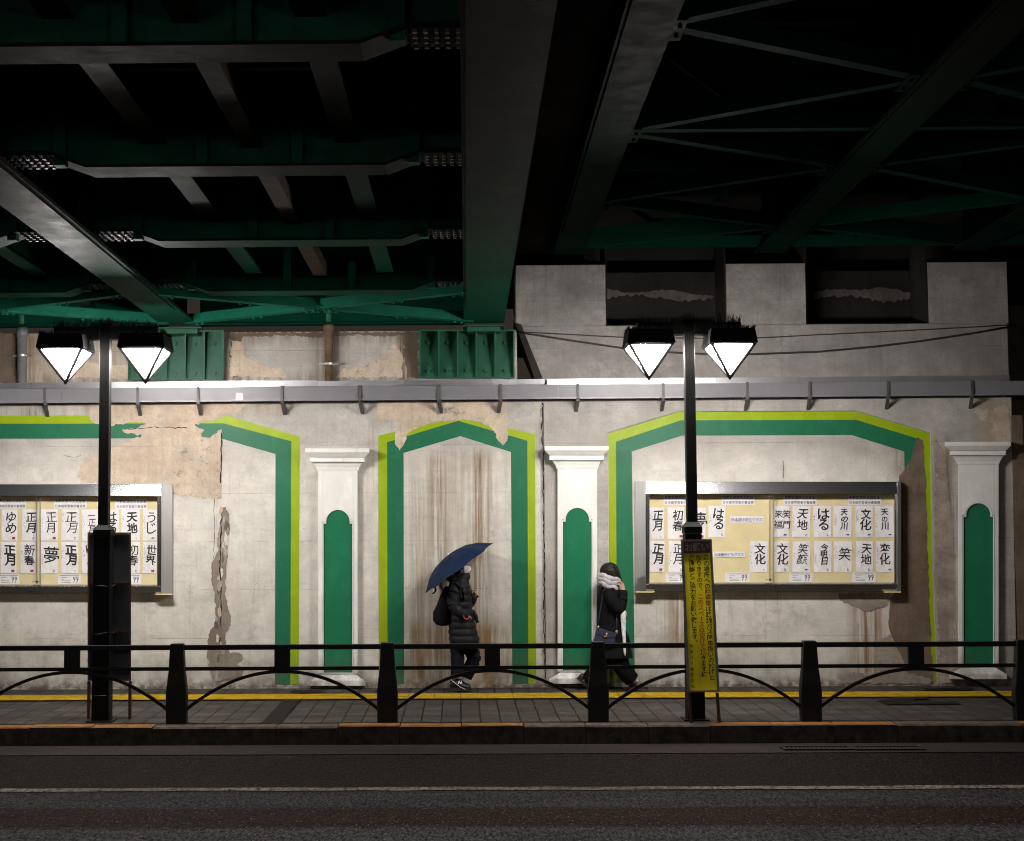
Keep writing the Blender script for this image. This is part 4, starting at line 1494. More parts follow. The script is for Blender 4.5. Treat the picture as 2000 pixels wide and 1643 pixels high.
# ================================================================== NOTICE BOARDS
def board(xl, xr, yt, yb_, il, ir, it, ib, mull, code, codex, label, Y, wl, wr):
    r = thing('notice_board', P((xl + xr) / 2, yb_, Y), label, 'notice board', 'glazed notice boards on the wall')
    D0, D1, DI = .118, .15, .06
    q = lambda x, y, d: P(x, y, Y - d)
    def bar(nm, o, i, mt=M['steel']):
        mb = MB()
        (a, b), (c_, d) = o, i
        # face from the outer edge (deep) to the inner edge
        mb.hexa([q(*a, D0), q(*b, D0), q(*d, D1), q(*c_, D1)], [q(*a, 0), q(*b, 0), q(*d, 0), q(*c_, 0)])
        mb.build(nm, mt, r, bevel=.004)
    bar('top_rail', ((xl + wl + .3, yt), (xr - wr - .3, yt)), ((xl + wl + .3, it), (xr - wr - .3, it)))
    bar('bottom_rail', ((xl + wl + .3, yb_), (xr - wr - .3, yb_)), ((xl + wl + .3, ib + 3), (xr - wr - .3, ib + 3)))
    for (a, da), (b, db) in (((xl, .05 if wl > 10 else .14), (xl + wl, .15)), ((xr - wr, .15), (xr, .05 if wr > 10 else .14))):
        mb = MB()
        mb.hexa([q(a, yt - .5, da), q(b, yt - .5, db), q(b, yt - .5, 0), q(a, yt - .5, 0)], [q(a, yb_ + .5, da), q(b, yb_ + .5, db), q(b, yb_ + .5, 0), q(a, yb_ + .5, 0)])
        mb.build('side_rail', M['steelside'], r, bevel=.004)
    mb = MB()
    for a, b in ((xl + wl + .2, il), (ir, xr - wr - .2)):
        mb.hexa([q(a, it, .12), q(b, it, .12), q(b, it, .0), q(a, it, .0)], [q(a, ib + 3, .12), q(b, ib + 3, .12), q(b, ib + 3, .0), q(a, ib + 3, .0)])
    mb.hexa([q(il, ib, .10), q(ir, ib, .10), q(ir, ib, .0), q(il, ib, .0)], [q(il, ib + 3.2, .13), q(ir, ib + 3.2, .13), q(ir, ib + 3.2, .0), q(il, ib + 3.2, .0)])
    mb.build('inner_trim', M['steel'], r)
    mb = MB()
    mb.hexa([q(il - 4, it - 4, .02), q(ir + 4, it - 4, .02), q(ir + 4, it - 4, .004), q(il - 4, it - 4, .004)], [q(il - 4, ib + 2, .02), q(ir + 4, ib + 2, .02), q(ir + 4, ib + 2, .004), q(il - 4, ib + 2, .004)])
    mb.build('backing', M['cork'], r)
    for x in mull:
        mb = MB()
        mb.hexa([q(x - .8, it - 1, .11), q(x + .8, it - 1, .11), q(x + .8, it - 1, .095), q(x - .8, it - 1, .095)], [q(x - .8, ib + 1, .11), q(x + .8, ib + 1, .11), q(x + .8, ib + 1, .095), q(x - .8, ib + 1, .095)])
        mb.build('sliding_door_edge', M['galv'], r)
    mb = MB()
    xm = sum(mull) / 2
    mb.hexa([q(xm - 12, ib - 6, .115), q(xm + 3, ib - 6, .115), q(xm + 3, ib - 6, .10), q(xm - 12, ib - 6, .10)], [q(xm - 12, ib - 4.8, .115), q(xm + 3, ib - 4.8, .115), q(xm + 3, ib - 4.8, .10), q(xm - 12, ib - 4.8, .10)])
    mb.tube([q(xm - 3, ib - 5.5, .12), q(xm - 3, ib - 5.5, .10)], .018, 8)
    mb.build('lock', M['bracket'], r)
    mb = MB()
    for i, ch in enumerate(code):
        put(mb, ch, lambda x, y: q(x, y, .1425), codex + (i - 1) * 8, (yb_ + ib + 3) / 2, 8.5, .03, fit=ch != '-')
    mb.build('number_lettering', M['ink'], r)
    mb = MB()
    for a, b in ((xl + 2, xl + 38), (xr - 34, xr)):
        mb.hexa([q(a, yb_ + .3, .15), q(b, yb_ + .3, .15), q(b, yb_ + .3, .02), q(a, yb_ + .3, .02)], [q(a, yb_ + 2.8, .15), q(b, yb_ + 2.8, .15), q(b, yb_ + 2.8, .02), q(a, yb_ + 2.8, .02)])
    mb.build('wooden_shim', M['cork'], r)
    return r


PAP = {}
PGRP = 'papers pinned in the notice boards'


def rect(mb, q, x0, x1, y0, y1, d0, d1):
    mb.hexa([q(x0, y1, d0), q(x1, y1, d0), q(x1, y1, d1), q(x0, y1, d1)], [q(x0, y0, d0), q(x1, y0, d0), q(x1, y0, d1), q(x0, y0, d1)])


def sheet(Y, x0, x1, y0, y1, txt, label, bold=.02, stamp='d', cols=None, seed=0, sz=None, dx=0.0):
    rnd = random.Random(seed * 13 + 5)
    tilt = rnd.uniform(-.024, .024)
    cx, cy = (x0 + x1) / 2, (y0 + y1) / 2
    q = lambda x, y, d: P(x + (y - cy) * tilt, y - (x - cx) * tilt, Y - d)
    mb = MB()
    # slightly buckled paper
    nx, ny = 4, 8
    vs = [q(x0 + (x1 - x0) * i / nx, y0 + (y1 - y0) * j / ny, .026 + .0025 * math.sin(i * 2.1 + j * 1.3 + seed)) for j in range(ny + 1) for i in range(nx + 1)]
    vs2 = [v + Vector((0, .0012, 0)) for v in vs]
    n = len(vs)
    F_ = [(j * (nx + 1) + i, j * (nx + 1) + i + 1, (j + 1) * (nx + 1) + i + 1, (j + 1) * (nx + 1) + i) for j in range(ny) for i in range(nx)]
    mb.add(vs + vs2, F_ + [tuple(k + n for k in reversed(f)) for f in F_])
    o = mb.build('calligraphy_sheet', M['paper'])
    tag(o, label, 'calligraphy sheet', 'brush calligraphy sheets in the notice boards')
    f = lambda x, y: q(x, y, .030)
    mb = MB()
    h = y1 - y0
    colsl = cols or [txt]
    size = sz or (32 if len(colsl[0]) == 1 else 21 if len(colsl[0]) == 2 else 15)
    if len(colsl) > 1: size, bold = 15.5, .008
    for ci, t_ in enumerate(colsl):
        n = len(t_)
        xx = cx + 3 + dx + (0 if len(colsl) == 1 else (8 - 16 * ci))
        for i, ch in enumerate(t_):
            k = size * (.8 if ch in 'の' and n > 2 else 1) * rnd.uniform(.93, 1.05)
            yy = y0 + h * .08 + h * .68 * (i + .5) / n if n > 1 else y0 + h * .42
            put(mb, ch, f, xx + rnd.uniform(-1, 1), yy, k, min(bold, .006) if ch in '夢顔笑福新' else bold, squash=rnd.uniform(.95, 1.08), fit=True, slant=rnd.uniform(-.06, .13), wob=.035)
    # small brushed signature down the left edge
    sx = x0 + 2.5
    yy = y0 + h * rnd.uniform(.15, .4)
    for k in range(rnd.randint(3, 6)):
        for _ in range(3):
            a = (sx + rnd.uniform(-1.6, 1.6), yy + rnd.uniform(-1.6, 1.6))
            b = (a[0] + rnd.uniform(-2.4, 2.4), a[1] + rnd.uniform(-2, 2.4))
            w = rnd.uniform(.18, .4)
            mb.add([f(a[0] - w, a[1]), f(a[0] + w, a[1] - w), f(b[0] + w, b[1]), f(b[0] - w, b[1] + w)], [(0, 1, 2, 3)])
        yy += rnd.uniform(4, 6)
    WL[o] = WL[o]
    mb.build('brush_writing', M['ink'], o)
    mb = MB()
    xs, ys = x1 - 7, y1 - 5
    if stamp == 'r':
        rect(mb, q, xs - 3, xs + 3, ys - 2.2, ys + 2.2, .031, .0285)
        mb.build('red_seal', M['redink'], o)
    elif stamp == 'e':
        put(mb, 'と', lambda x, y: q(x, y, .031), xs, ys, 5, .02, fit=True)
        mb.build('corner_mark', M['ink'], o)
    elif stamp == 'd':
        rect(mb, q, xs - .8, xs + .8, ys - .8, ys + .8, .031, .0285)
        mb.build('corner_mark', M['ink'], o)
    else:
        rect(mb, q, xs - 3, xs + 2.6, ys - 1.3, ys + 1.3, .031, .0285)
        mb.build('corner_mark', M['inkblue'], o)
    return o


def strip(Y, x0, x1, y0, y1, lines, name, label, mat='ink', d=.026, cat='paper strip', grp='printed paper strips in the notice boards'):
    q = lambda x, y, d: P(x, y, Y - d)
    mb = MB()
    rect(mb, q, x0, x1, y0, y1, d, d - .002)
    o = mb.build(name, M['paper'])
    tag(o, label, cat, grp)
    mb = MB()
    for (txt, ly, size, bold) in lines:
        n = len(txt)
        pitch = (x1 - x0 - 4) / n
        for i, ch in enumerate(txt):
            put(mb, ch, lambda x, y: q(x, y, d + .003), x0 + 2 + pitch * (i + .5), ly, min(size, pitch * 1.05), bold)
    mb.build('lettering', M[mat], o)
    return o


def note(Y, x0, x1, y0, y1, label):
    q = lambda x, y, d: P(x, y, Y - d)
    mb = MB()
    rect(mb, q, x0, x1, y0, y1, .024, .022)
    o = mb.build('information_slip', M['paper'])
    tag(o, label, 'information slip', 'information slips in the notice boards')
    mb = MB()
    w = x1 - x0
    rnd = random.Random(int(x0))
    rect(mb, q, x0 + 3, x1 - 3, y0 + 2.2, y0 + 3.2, .0262, .0242)
    for k, f in enumerate((.25, .12, .38, .4)):
        yy = y0 + 6 + k * 3.1
        rect(mb, q, x0 + 7, x0 + 7 + w * f, yy, yy + .7, .0262, .0242)
    mb.build('print', M['bracket'], o)
    mb = MB()
    for cx in (x1 - 13, x1 - 7):           # two small line figures
        ring = [q(cx + 1.9 * math.cos(a), y0 + 7 + 2.0 * math.sin(a), .026) for a in [2 * math.pi * k / 10 for k in range(11)]]
        mb.tube(ring, .0035, 4)
        mb.tube([q(cx, y0 + 9, .026), q(cx, y0 + 13, .026), q(cx - 1, y0 + 16, .026)], .0035, 4)
        mb.tube([q(cx, y0 + 11, .026), q(cx + 2, y0 + 9.5, .026)], .003, 4)
    mb.build('line_drawing', M['ink'], o)


YBL, YBR = 0.0, 0.0
board(-240, 337, 946, 1159.5, -208, 307, 969, 1142, (71.5, 78.5), 'W-4', 68, 'steel-framed notice board cut off by the left edge, behind the blackboard', YBL, 21, 22)
board(1240, 1760, 941, 1155, 1268.6, 1746.7, 965, 1138, (1503.5, 1511), 'W-5', 1507, 'steel-framed notice board inside the large arch on the right', YBR, 21, 6.5)

t0, t1, b0, b1 = 995, 1056, 1059, 1120
left = [
    (3, 34, t0, t1, 'ゆめ', 'sheet reading ゆめ, upper row at the left edge of the left board', .012, 'r'),
    (43, 73, t0, t1, '正月', 'bold 正月 sheet in the upper row, right of the ゆめ sheet', .018, 'e'),
    (80, 113, t0, t1, '正月', 'thin-stroked 正月 sheet with red seal, upper row above the 夢 sheet', .004, 'r'),
    (120, 154, t0, t1, '正月', 'thinnest 正月 sheet with corner mark, second from the left lamp in the upper row', .0, 'e'),
    (160, 193, t0, t1, '一正月', 'sheet with a blot over small 正月, just left of the left lamp', .006, 'd'),
    (200, 232, t0, t1, 'はる', 'half-hidden はる sheet just right of the left lamp post', .010, 'e'),
    (237, 273, t0, t1, '天地', 'heavy 天地 sheet, upper row right of the left lamp', .03, 'd'),
    (279, 306, t0, t1, 'うじ', 'thin kana sheet in the upper right corner of the left board', .004, 'n'),
    (1, 32, b0, b1, '正月', 'heaviest 正月 sheet with red seal below the ゆめ sheet', .035, 'r'),
    (40, 69, b0, b1, '新春', 'sheet reading 新春 in the lower row of the left board', .02, 'r'),
    (80, 113, b0, b1, '夢', 'sheet with the single character 夢 in the lower row', .022, 'e'),
    (120, 153, b0, b1, '正月', 'heavy 正月 sheet right of the 夢 sheet', .038, 'd'),
    (160, 190, b0, b1, 'ゆき', 'mostly hidden sheet behind the left edge of the blackboard', .008, 'e'),
    (240, 273, b0, b1, '初春', 'half-hidden sheet at the right edge of the blackboard', .006, 'e'),
    (279, 306, b0, b1, '世界', 'sheet reading 世界 in the lower right corner of the left board', .018, 'r'),
]
for i, (x0, x1, y0, y1, txt, lab, bo, stp) in enumerate(left):
    sheet(YBL, x0, x1, y0, y1, txt, lab, bo, stp, seed=i + 1)
t0, t1, b0, b1 = 991.5, 1052.5, 1057, 1117.5
right = [
    (1270, 1297, t0, t1, '正月', 'bold 正月 sheet in the upper left corner of the right board', .02, 'd'),
    (1304, 1337, t0, t1, '初春', 'sheet reading 初春 left of the right lamp post', .012, 'r'),
    (1345, 1378, t0, t1, '夢', 'half-hidden 夢 sheet right behind the right lamp post', .02, 'r'),
    (1384, 1417, 988, 1049, 'はる', 'はる sheet between the right lamp and the class labels', .018, 'e'),
    (1270, 1298, b0, b1, '正月', 'bold 正月 sheet with red seal in the lower left corner of the right board', .026, 'r'),
    (1306, 1338, b0, b1, '正月', 'thin 正月 sheet partly behind the yellow notice', .006, 'e'),
    (1464.5, 1499, b0, b1, '文化', '文化 sheet alone on the yellow backing, left of the door edges', .018, 'd'),
    (1509, 1541, t0 - 3, t1 - 3, '', 'two-column 笑門来福 sheet beside the sliding door edges', .02, 'n'),
    (1547.5, 1582.5, t0 - 3, t1 - 3, '天地', '天地 sheet in the upper row of the right board', .014, 'e'),
    (1589, 1623, t0 - 3, t1 - 3, 'はる', 'はる sheet in the upper row, between 天地 and 天の川', .018, 'e'),
    (1628, 1663.5, t0 - 3, t1 - 3, '天の川', 'wide 天の川 sheet left of the upper 文化 sheet', .024, 'n'),
    (1671, 1704.5, t0 - 3, t1 - 3, '文化', '文化 sheet in the upper row, between two 天の川 sheets', .018, 'n'),
    (1710, 1745, t0 - 3, t1 - 3, '天の川', 'narrower 天の川 sheet in the upper right corner of the right board', .018, 'n'),
    (1510, 1541, b0, b1, '文化', '文化 sheet in the lower row, just right of the door edges', .014, 'e'),
    (1548, 1582.5, b0, b1, '笑顔', 'sheet reading 笑顔 in the lower row', .022, 'n'),
    (1590, 1624, b0, b1, '今明日', 'sheet reading 今 above 明日 in the lower row', .022, 'e'),
    (1629, 1664, b0, b1, '笑', 'sheet with the single large character 笑', .014, 'e'),
    (1672, 1705, b0, b1, '天地', '天地 sheet in the lower row, left of the 変化 sheet', .012, 'e'),
    (1711, 1745, b0, b1, '変化', 'sheet reading 変化 in the lower right corner of the right board', .014, 'n'),
]
for i, (x0, x1, y0, y1, txt, lab, bo, stp) in enumerate(right):
    sheet(YBR, x0, x1, y0, y1, txt, lab, bo, stp, cols=['笑門', '来福'] if not txt else None, seed=i + 31, sz=25 if txt == '笑' else None, dx=-2 if x0 > 1700 or x0 < 1300 else 0)
bl = '日本語学習者の書道展'
bt = '中野区国際交流協会'
for Y, x0, x1, y0, lab in [(YBL, -10, 51, 974, 'white title strip at the left edge of the left board'), (YBL, 105, 169, 974, 'white title strip left of the left lamp post'), (YBL, 225, 288, 975, 'white title strip right of the left lamp post'),
                           (YBR, 1296, 1361, 967, 'white title strip above the 初春 sheet, left of the right lamp'), (YBR, 1409, 1474, 967, 'white title strip above the middle school class label'),
                           (YBR, 1530, 1595, 967, 'white title strip above the upper 天地 sheet of the right board'), (YBR, 1656, 1721, 967, 'white title strip at the right end of the right board')]:
    strip(Y, x0, x1, y0, y0 + 19.5, [(bt, y0 + 4.5, 5.6, .012), (bl, y0 + 14.5, 5.2, .004)], 'title_strip', lab, 'ink', .023)
strip(YBR, 1426, 1491, 1008.5, 1021, [('日本語中学生クラス', 1015.3, 7.0, .006)], 'class_label', 'middle school class label in blue print, upper of two', 'inkblue')
strip(YBR, 1393, 1455, 1077.5, 1088.5, [('日本語子どもクラス', 1083.3, 6.8, .006)], 'class_label', 'children class label in blue print beside the yellow notice', 'inkblue')
for Y, x0, x1, lab in [(YBL, -5, 38, 'information slip at the left edge of the left board'), (YBL, 113, 158, 'information slip left of the blackboard'), (YBL, 233, 276, 'information slip right of the blackboard'),
                       (YBR, 1300, 1343, 'information slip behind the yellow notice'), (YBR, 1417, 1464, 'information slip left of the right board door edges'),
                       (YBR, 1541, 1587, 'information slip right of the right board door edges'), (YBR, 1664, 1711, 'information slip at the right end of the right board')]:
    yb_ = 1122 if Y is YBL and x0 < 400 else 1118.5
    note(Y, x0, x1, yb_, yb_ + 18.5, lab)
# ================================================================== PEOPLE
def skin_body(name, verts, edges, radii, root_i, mats, parent, sub=2):
    """one continuous body surface grown round a skeleton"""
    me = bpy.data.meshes.new(name)
    o0 = WL[parent]
    me.from_pydata([Vector(v) - o0 for v in verts], edges, [])
    ob = bpy.data.objects.new(name, me)
    C.objects.link(ob)
    md = ob.modifiers.new('skin', 'SKIN')
    md.use_smooth_shade = True
    for i, sv in enumerate(me.skin_vertices[0].data):
        r = radii[i]
        sv.radius = r if isinstance(r, tuple) else (r, r)
        sv.use_root = (i == root_i)
    sd = ob.modifiers.new('sub', 'SUBSURF')
    sd.levels = sd.render_levels = sub
    bpy.context.view_layer.update()
    m2 = bpy.data.meshes.new_from_object(ob.evaluated_get(bpy.context.evaluated_depsgraph_get()))
    bpy.data.objects.remove(ob)
    m2.name = name
    m2.materials.clear()
    for m in mats:
        m2.materials.append(m)
    m2.polygons.foreach_set('use_smooth', [True] * len(m2.polygons))
    ob = bpy.data.objects.new(name, m2)
    C.objects.link(ob)
    ob.parent = parent
    WL[ob] = o0
    return ob


def oval(c, rx, ry, n=20, tilt=0.0, k=2.0):
    """horizontal oval ring; tilt lifts the front (right) side"""
    out = []
    for i in range(n):
        a = 2 * math.pi * i / n
        ca, sa = math.cos(a), math.sin(a)
        x = rx * math.copysign(abs(ca) ** (2 / k), ca)
        y = ry * math.copysign(abs(sa) ** (2 / k), sa)
        out.append(Vector((c.x + x, c.y + y, c.z + tilt * x)))
    return out


def garment(rows, Y, n=20, quilt=0.0, pitch=12.0, seed=0, fold=0.0, k=2.2):
    """rows: (py, xl, xr, half depth m) -> rings, interpolated finely"""
    rnd = random.Random(seed)
    rings = []
    for (a, b) in zip(rows, rows[1:]):
        m = max(2, int(abs(b[0] - a[0]) / 1.6))
        for i in range(m):
            t_ = i / m
            rings.append([a[j] + (b[j] - a[j]) * t_ for j in range(4)])
    rings.append(list(rows[-1][:4]))
    out = []
    for (py, xl, xr, d) in rings:
        l, r = P(xl, py, Y), P(xr, py, Y)
        q = 1.0
        if quilt:
            ph = (py / pitch) % 1.0
            q = 1.0 - quilt * (1 - math.sin(math.pi * ph) ** .5)
        ring = oval((l + r) / 2, (r.x - l.x) / 2 * q, d * q, n, 0, k)
        if fold:
            for i, v in enumerate(ring):
                f = fold * (math.sin(i * 2.6 + py * .05 + seed) + .6 * math.sin(i * 4.1 - py * .09))
                v.x += f * .5 * math.cos(2 * math.pi * i / n)
                v.y += f * math.sin(2 * math.pi * i / n)
        out.append(ring)
    return out


def limb(pts, rads, n=14, quilt=0.0, pitch=.07, step=.012, fold=0.0, sd=0):
    """tapered tube through world points with optional quilting"""
    pts = [Vector(p) for p in pts]
    fine, fr = [], []
    for i in range(len(pts) - 1):
        p0 = pts[max(i - 1, 0)]; p1 = pts[i]; p2 = pts[i + 1]; p3 = pts[min(i + 2, len(pts) - 1)]
        m = max(3, int((p2 - p1).length / step))
        for k in range(m):
            t_ = k / m
            q = 0.5 * ((2 * p1) + (p2 - p0) * t_ + (2 * p0 - 5 * p1 + 4 * p2 - p3) * t_ ** 2 + (3 * p1 - p0 - 3 * p2 + p3) * t_ ** 3)
            fine.append(q)
            fr.append(rads[i] + (rads[i + 1] - rads[i]) * t_)
    fine.append(pts[-1]); fr.append(rads[-1])
    L = 0
    rr = []
    for i, p in enumerate(fine):
        if i: L += (p - fine[i - 1]).length
        q = 1.0
        if quilt: q = 1 - quilt * (1 - math.sin(math.pi * ((L / pitch) % 1.0)) ** .5)
        if fold: q *= 1 + fold * math.sin(L * 60 + sd) * math.sin(L * 23 + 1)
        rr.append(fr[i] * q)
    mb = MB()
    mb.tube(fine, rr, n)
    return mb


def shoe_mesh(Qf, heel, toe, top, width, tilt=0.0):
    """low shoe from heel to toe (pixel x), Qf maps px->world; returns upper, sole builders"""
    up, so = MB(), MB()
    a, b = Qf(*heel), Qf(*toe)
    ax = (b - a)
    L = ax.length
    d = ax.normalized()
    n = Vector((-d.z, 0, d.x))
    H = top
    prof = [(0.0, .55, .80), (.06, .78, 1.0), (.2, .86, 1.0), (.36, .84, .90), (.5, .90, .66), (.68, 1.0, .46), (.84, .95, .38), (.95, .70, .30), (1.0, .35, .22)]
    rings = []
    for t_, w, h in prof:
        c = a + d * (L * t_)
        ring = []
        for i in range(12):
            an = 2 * math.pi * i / 12
            y = math.cos(an) * width * w / 2
            z = .018 + (math.sin(an) * .5 + .5) * (H * h - .018)
            ring.append(c + n * z + Vector((0, y * (1 - .35 * max(0, math.sin(an))), 0)))
        rings.append(ring)
    up.loft(rings)
    rings = []
    for t_, w, h in [(-.02, .5, 0), (.03, .86, 0), (.2, .95, 0), (.45, .92, 0), (.7, 1.06, 0), (.88, .98, 0), (.98, .62, 0), (1.02, .3, 0)]:
        c = a + d * (L * t_)
        hw = width * w / 2
        rings.append([c + Vector((0, -hw, 0)), c + Vector((0, hw, 0)), c + n * .026 + Vector((0, hw, 0)), c + n * .026 + Vector((0, -hw, 0))])
    so.loft(rings)
    return up, so


# ------------------------------------------------------------------ walker with the umbrella
Y1 = G(899, 1346).y
Q1 = lambda x, y, d=0.0: P(x, y, Y1 + d)
p1 = thing('person', (Q1(899, 1346).x, Y1, ground(Y1)), 'person in black quilted coat and white face mask walking right under a navy umbrella', 'person')
V, E, RD = [], [], []


def J(p, r, par=None):
    V.append(p); RD.append(r)
    if par is not None: E.append((par, len(V) - 1))
    return len(V) - 1


def hand(wrist_i, palm, dirs, fdir, r=.0085, spread=None):
    """palm joint and five bent fingers; dirs: list of finger root offsets, fdir: (first, second) bend directions"""
    pi_ = J(palm, (.030, .020), wrist_i)
    for off, ln in dirs:
        a = palm + off
        i1 = J(a, r, pi_)
        b = a + fdir[0] * (ln * .5)
        i2 = J(b, r * .95, i1)
        J(b + fdir[1] * (ln * .5), r * .8, i2)
    return pi_


pel = J(Q1(900, 1240), (.125, .13))
wst = J(Q1(900, 1205), (.10, .12), pel)
cst = J(Q1(900, 1160), (.11, .145), wst)
nek = J(Q1(900, 1128), .052, cst)
jaw = J(Q1(905, 1115), (.066, .066), nek)
hed = J(Q1(902, 1104), (.092, .076), jaw)
top = J(Q1(900, 1093), (.070, .062), hed)
nose = J(Q1(917.5, 1107), .011, hed)
for sd, hx, kx, ky, ax_, ay in ((-.09, 893, 893, 1292, 893, 1325), (.09, 910, 926, 1284, 911, 1318)):
    h_ = J(Q1(hx, 1252, sd), .082, pel)
    k_ = J(Q1(kx, ky, sd), .058, h_)
    a_ = J(Q1(ax_, min(ay, 1314), sd), .034, k_)
    J(Q1(896, 1337 if sd < 0 else 1335, sd), .026, J(Q1(886, 1330 if sd < 0 else 1329, sd), .030, a_) if sd < 0 else J(Q1(898, 1326, sd), .018, a_))
# near arm, hand in the coat pocket
s_ = J(Q1(891, 1146, -.17), .055, cst)
e_ = J(Q1(886, 1182, -.22), .043, s_)
w_ = J(Q1(904, 1200, -.175), .028, e_)
U = Vector
hand(w_, Q1(910, 1205, -.125), [(U((.03, -.012, .015)), .05), (U((.034, -.004, .004)), .055), (U((.033, .004, -.008)), .05), (U((.028, .01, -.02)), .042), (U((.0, -.02, .02)), .04)], (U((.8, 0, -.5)).normalized(), U((.4, .3, -.8)).normalized()))
# far arm, hand closed round the umbrella handle
s_ = J(Q1(905, 1146, .16), .055, cst)
e_ = J(Q1(914, 1180, .16), .043, s_)
w_ = J(Q1(925.5, 1166, .06), .028, e_)
pm = Q1(928.5, 1160, .045)
hand(w_, pm, [(U((.012, -.022, .030)), .052), (U((.014, -.024, .014)), .056), (U((.014, -.024, -.003)), .054), (U((.012, -.02, -.020)), .044), (U((-.014, -.022, .026)), .048)], (U((.15, -.95, .1)).normalized(), U((-.9, .15, 0)).normalized()))
skin_body('body', V, E, RD, pel, [M['skin']], p1)
mb = MB()
mb.ell(Q1(915.6, 1103.2, -.040), .006, .010, .006, 10, 8)
mb.build('eye', M['ink'], p1, True)
mb = MB()
mb.ell(Q1(899.5, 1108, -.083), .014, .010, .028, 10, 8)
mb.build('ear', M['skin'], p1, True)
# hair: cap of hair with a nape
mb = MB()
mb.ell(Q1(899.5, 1101), .096, .090, .094, 22, 14, fn=lambda v, c: v if v.x < c.x + .035 or v.z > c.z + .035 else Vector((c.x + .035 + (v.x - c.x - .035) * .15, c.y + (v.y - c.y) * .8, v.z)))
mb.ell(Q1(895, 1111), .060, .075, .075, 18, 10)
mb.build('hair', M['hair'], p1, True)
# mask
mb = MB()
rings = []
for py, x0, x1, w in [(1105.5, 907, 918.0, .050), (1108, 907, 919.6, .056), (1111, 907, 920.2, .060), (1114.5, 907, 919.2, .060), (1118, 907, 916.5, .054), (1119.5, 907, 914, .045)]:
    a, b = Q1(x0, py), Q1(x1, py)
    ring = []
    for i in range(13):
        t_ = -1 + 2 * i / 12
        ring.append(Vector((a.x + (b.x - a.x) * math.sqrt(max(0, 1 - t_ * t_)), a.y + t_ * (w + .018), a.z)))
    rings.append(ring)
o = len(mb.v)
n = 13
mb.v += [v for r in rings for v in r]
for j in range(len(rings) - 1):
    for i in range(n - 1):
        mb.f.append((j * n + i, j * n + i + 1, (j + 1) * n + i + 1, (j + 1) * n + i)); mb.mi.append(0)
mb.tube([Q1(907, 1106, -.068), Q1(900, 1106, -.092)], .002, 4)
mb.build('face_mask', M['mask'], p1, True)
# coat
mb = MB()
rows = [(1119, 886, 917, .085), (1124, 884, 919, .10), (1129, 883, 918.5, .105), (1134, 881, 917, .12), (1140, 878, 917, .165), (1150, 875.5, 919.5, .195), (1172, 875.5, 922, .195), (1196, 877, 925, .19),
        (1215, 876.5, 928, .195), (1232, 876, 931.5, .205), (1250, 876.5, 937, .215), (1266, 878, 938.5, .22)]
mb.loft(garment(rows, Y1, 24, .085, 13.2, 3, .004))
mb.ell(Q1(886, 1131), .085, .12, .050, 18, 10)                       # hood lying on the back
co = mb.build('quilted_coat', M['coat'], p1, True)
limb([Q1(890, 1140, -.155), Q1(886, 1160, -.20), Q1(886, 1182, -.222), Q1(897, 1196, -.225), Q1(912, 1205, -.185)], [.075, .078, .072, .066, .054], 16, .12, .078).build('sleeve', M['coat'], co, True)
limb([Q1(905, 1140, .15), Q1(911, 1160, .17), Q1(914, 1179, .16), Q1(921, 1174, .10), Q1(926, 1165, .06)], [.075, .075, .068, .056, .044], 16, .12, .078).build('sleeve', M['coat'], co, True)
mb = MB()
mb.tube([Q1(923, 1192, -.05), Q1(929, 1204, -.05), Q1(933, 1217, -.05)], [.02, .026, .020], 8)
mb.build('pocket_flap', M['coat'], co)
mb = MB()
loop = [Q1(911 + 5.5 * math.cos(a), 1203.5 + 6.0 * math.sin(a), -.272 + .01 * math.cos(a)) for a in [math.pi * (-.05 + 1.1 * k / 12) for k in range(13)]]
mb.tube(loop, .008, 6)
tag(mb.build('wrist_strap', M['redband'], p1, True), 'red wrist strap hanging from the pocket')
# trousers
for pts, rd in [([Q1(893, 1256, -.09), Q1(893.5, 1292, -.09), Q1(893, 1321, -.09)], [.090, .078, .078]), ([Q1(911, 1256, .09), Q1(926, 1284, .09), Q1(919, 1302, .09), Q1(909, 1323, .09)], [.095, .084, .080, .080])]:
    limb(pts, rd, 16, 0, .1, .02, .04, pts[0].x).build('trouser_leg', M['denim'], p1, True)
for (h_, t_, d) in [((879, 1347), (920, 1347.5), -.09), ((880, 1342.5), (919, 1345), .09)]:
    up, so = shoe_mesh(lambda x, y, d=d: Q1(x, y, d), h_, t_, .155, .095)
    u = up.build('shoe', M['shoe'], p1, True)
    so.build('sole', M['ink'], u)
    if d < 0:
        mb = MB()
        put(mb, 'N', lambda x, y: Q1(x, y, -.143), 898.5, 1333, 7.0, .05, slant=.25, squash=1.2)
        mb.build('letter_mark', M['mask'], u)
        mb = MB()
        mb.tube([Q1(880, 1327, -.118), Q1(890, 1335, -.141), Q1(899, 1342, -.142), Q1(909, 1347, -.138)], .0045, 5)
        mb.tube([Q1(888, 1320, -.13), Q1(895, 1326, -.138), Q1(903, 1324, -.125)], .0065, 5)
        mb.build('trim', M['whitecloth'], u, True)
# backpack
mb = MB()
rings = garment([(1146, 869, 880, .09), (1152, 865, 881, .125), (1165, 859, 881, .145), (1182, 853, 881, .15), (1190, 849, 881, .15), (1196, 846, 880, .15), (1212, 846, 879, .15), (1219, 851, 877, .14), (1221.5, 858, 874, .10)], Y1, 20, 0, 12, 4, .004, 3)
mb.loft(rings)
bp = mb.build('backpack', M['wool'], None, True)
tag(bp, 'black rucksack on the back of the person with the umbrella', 'backpack')
mb = MB()
mb.tube([Q1(878, 1148, -.15), Q1(890, 1139, -.245), Q1(903, 1150, -.26), Q1(906, 1170, -.20)], .014, 6)
mb.build('shoulder_strap', M['wool'], bp, True)
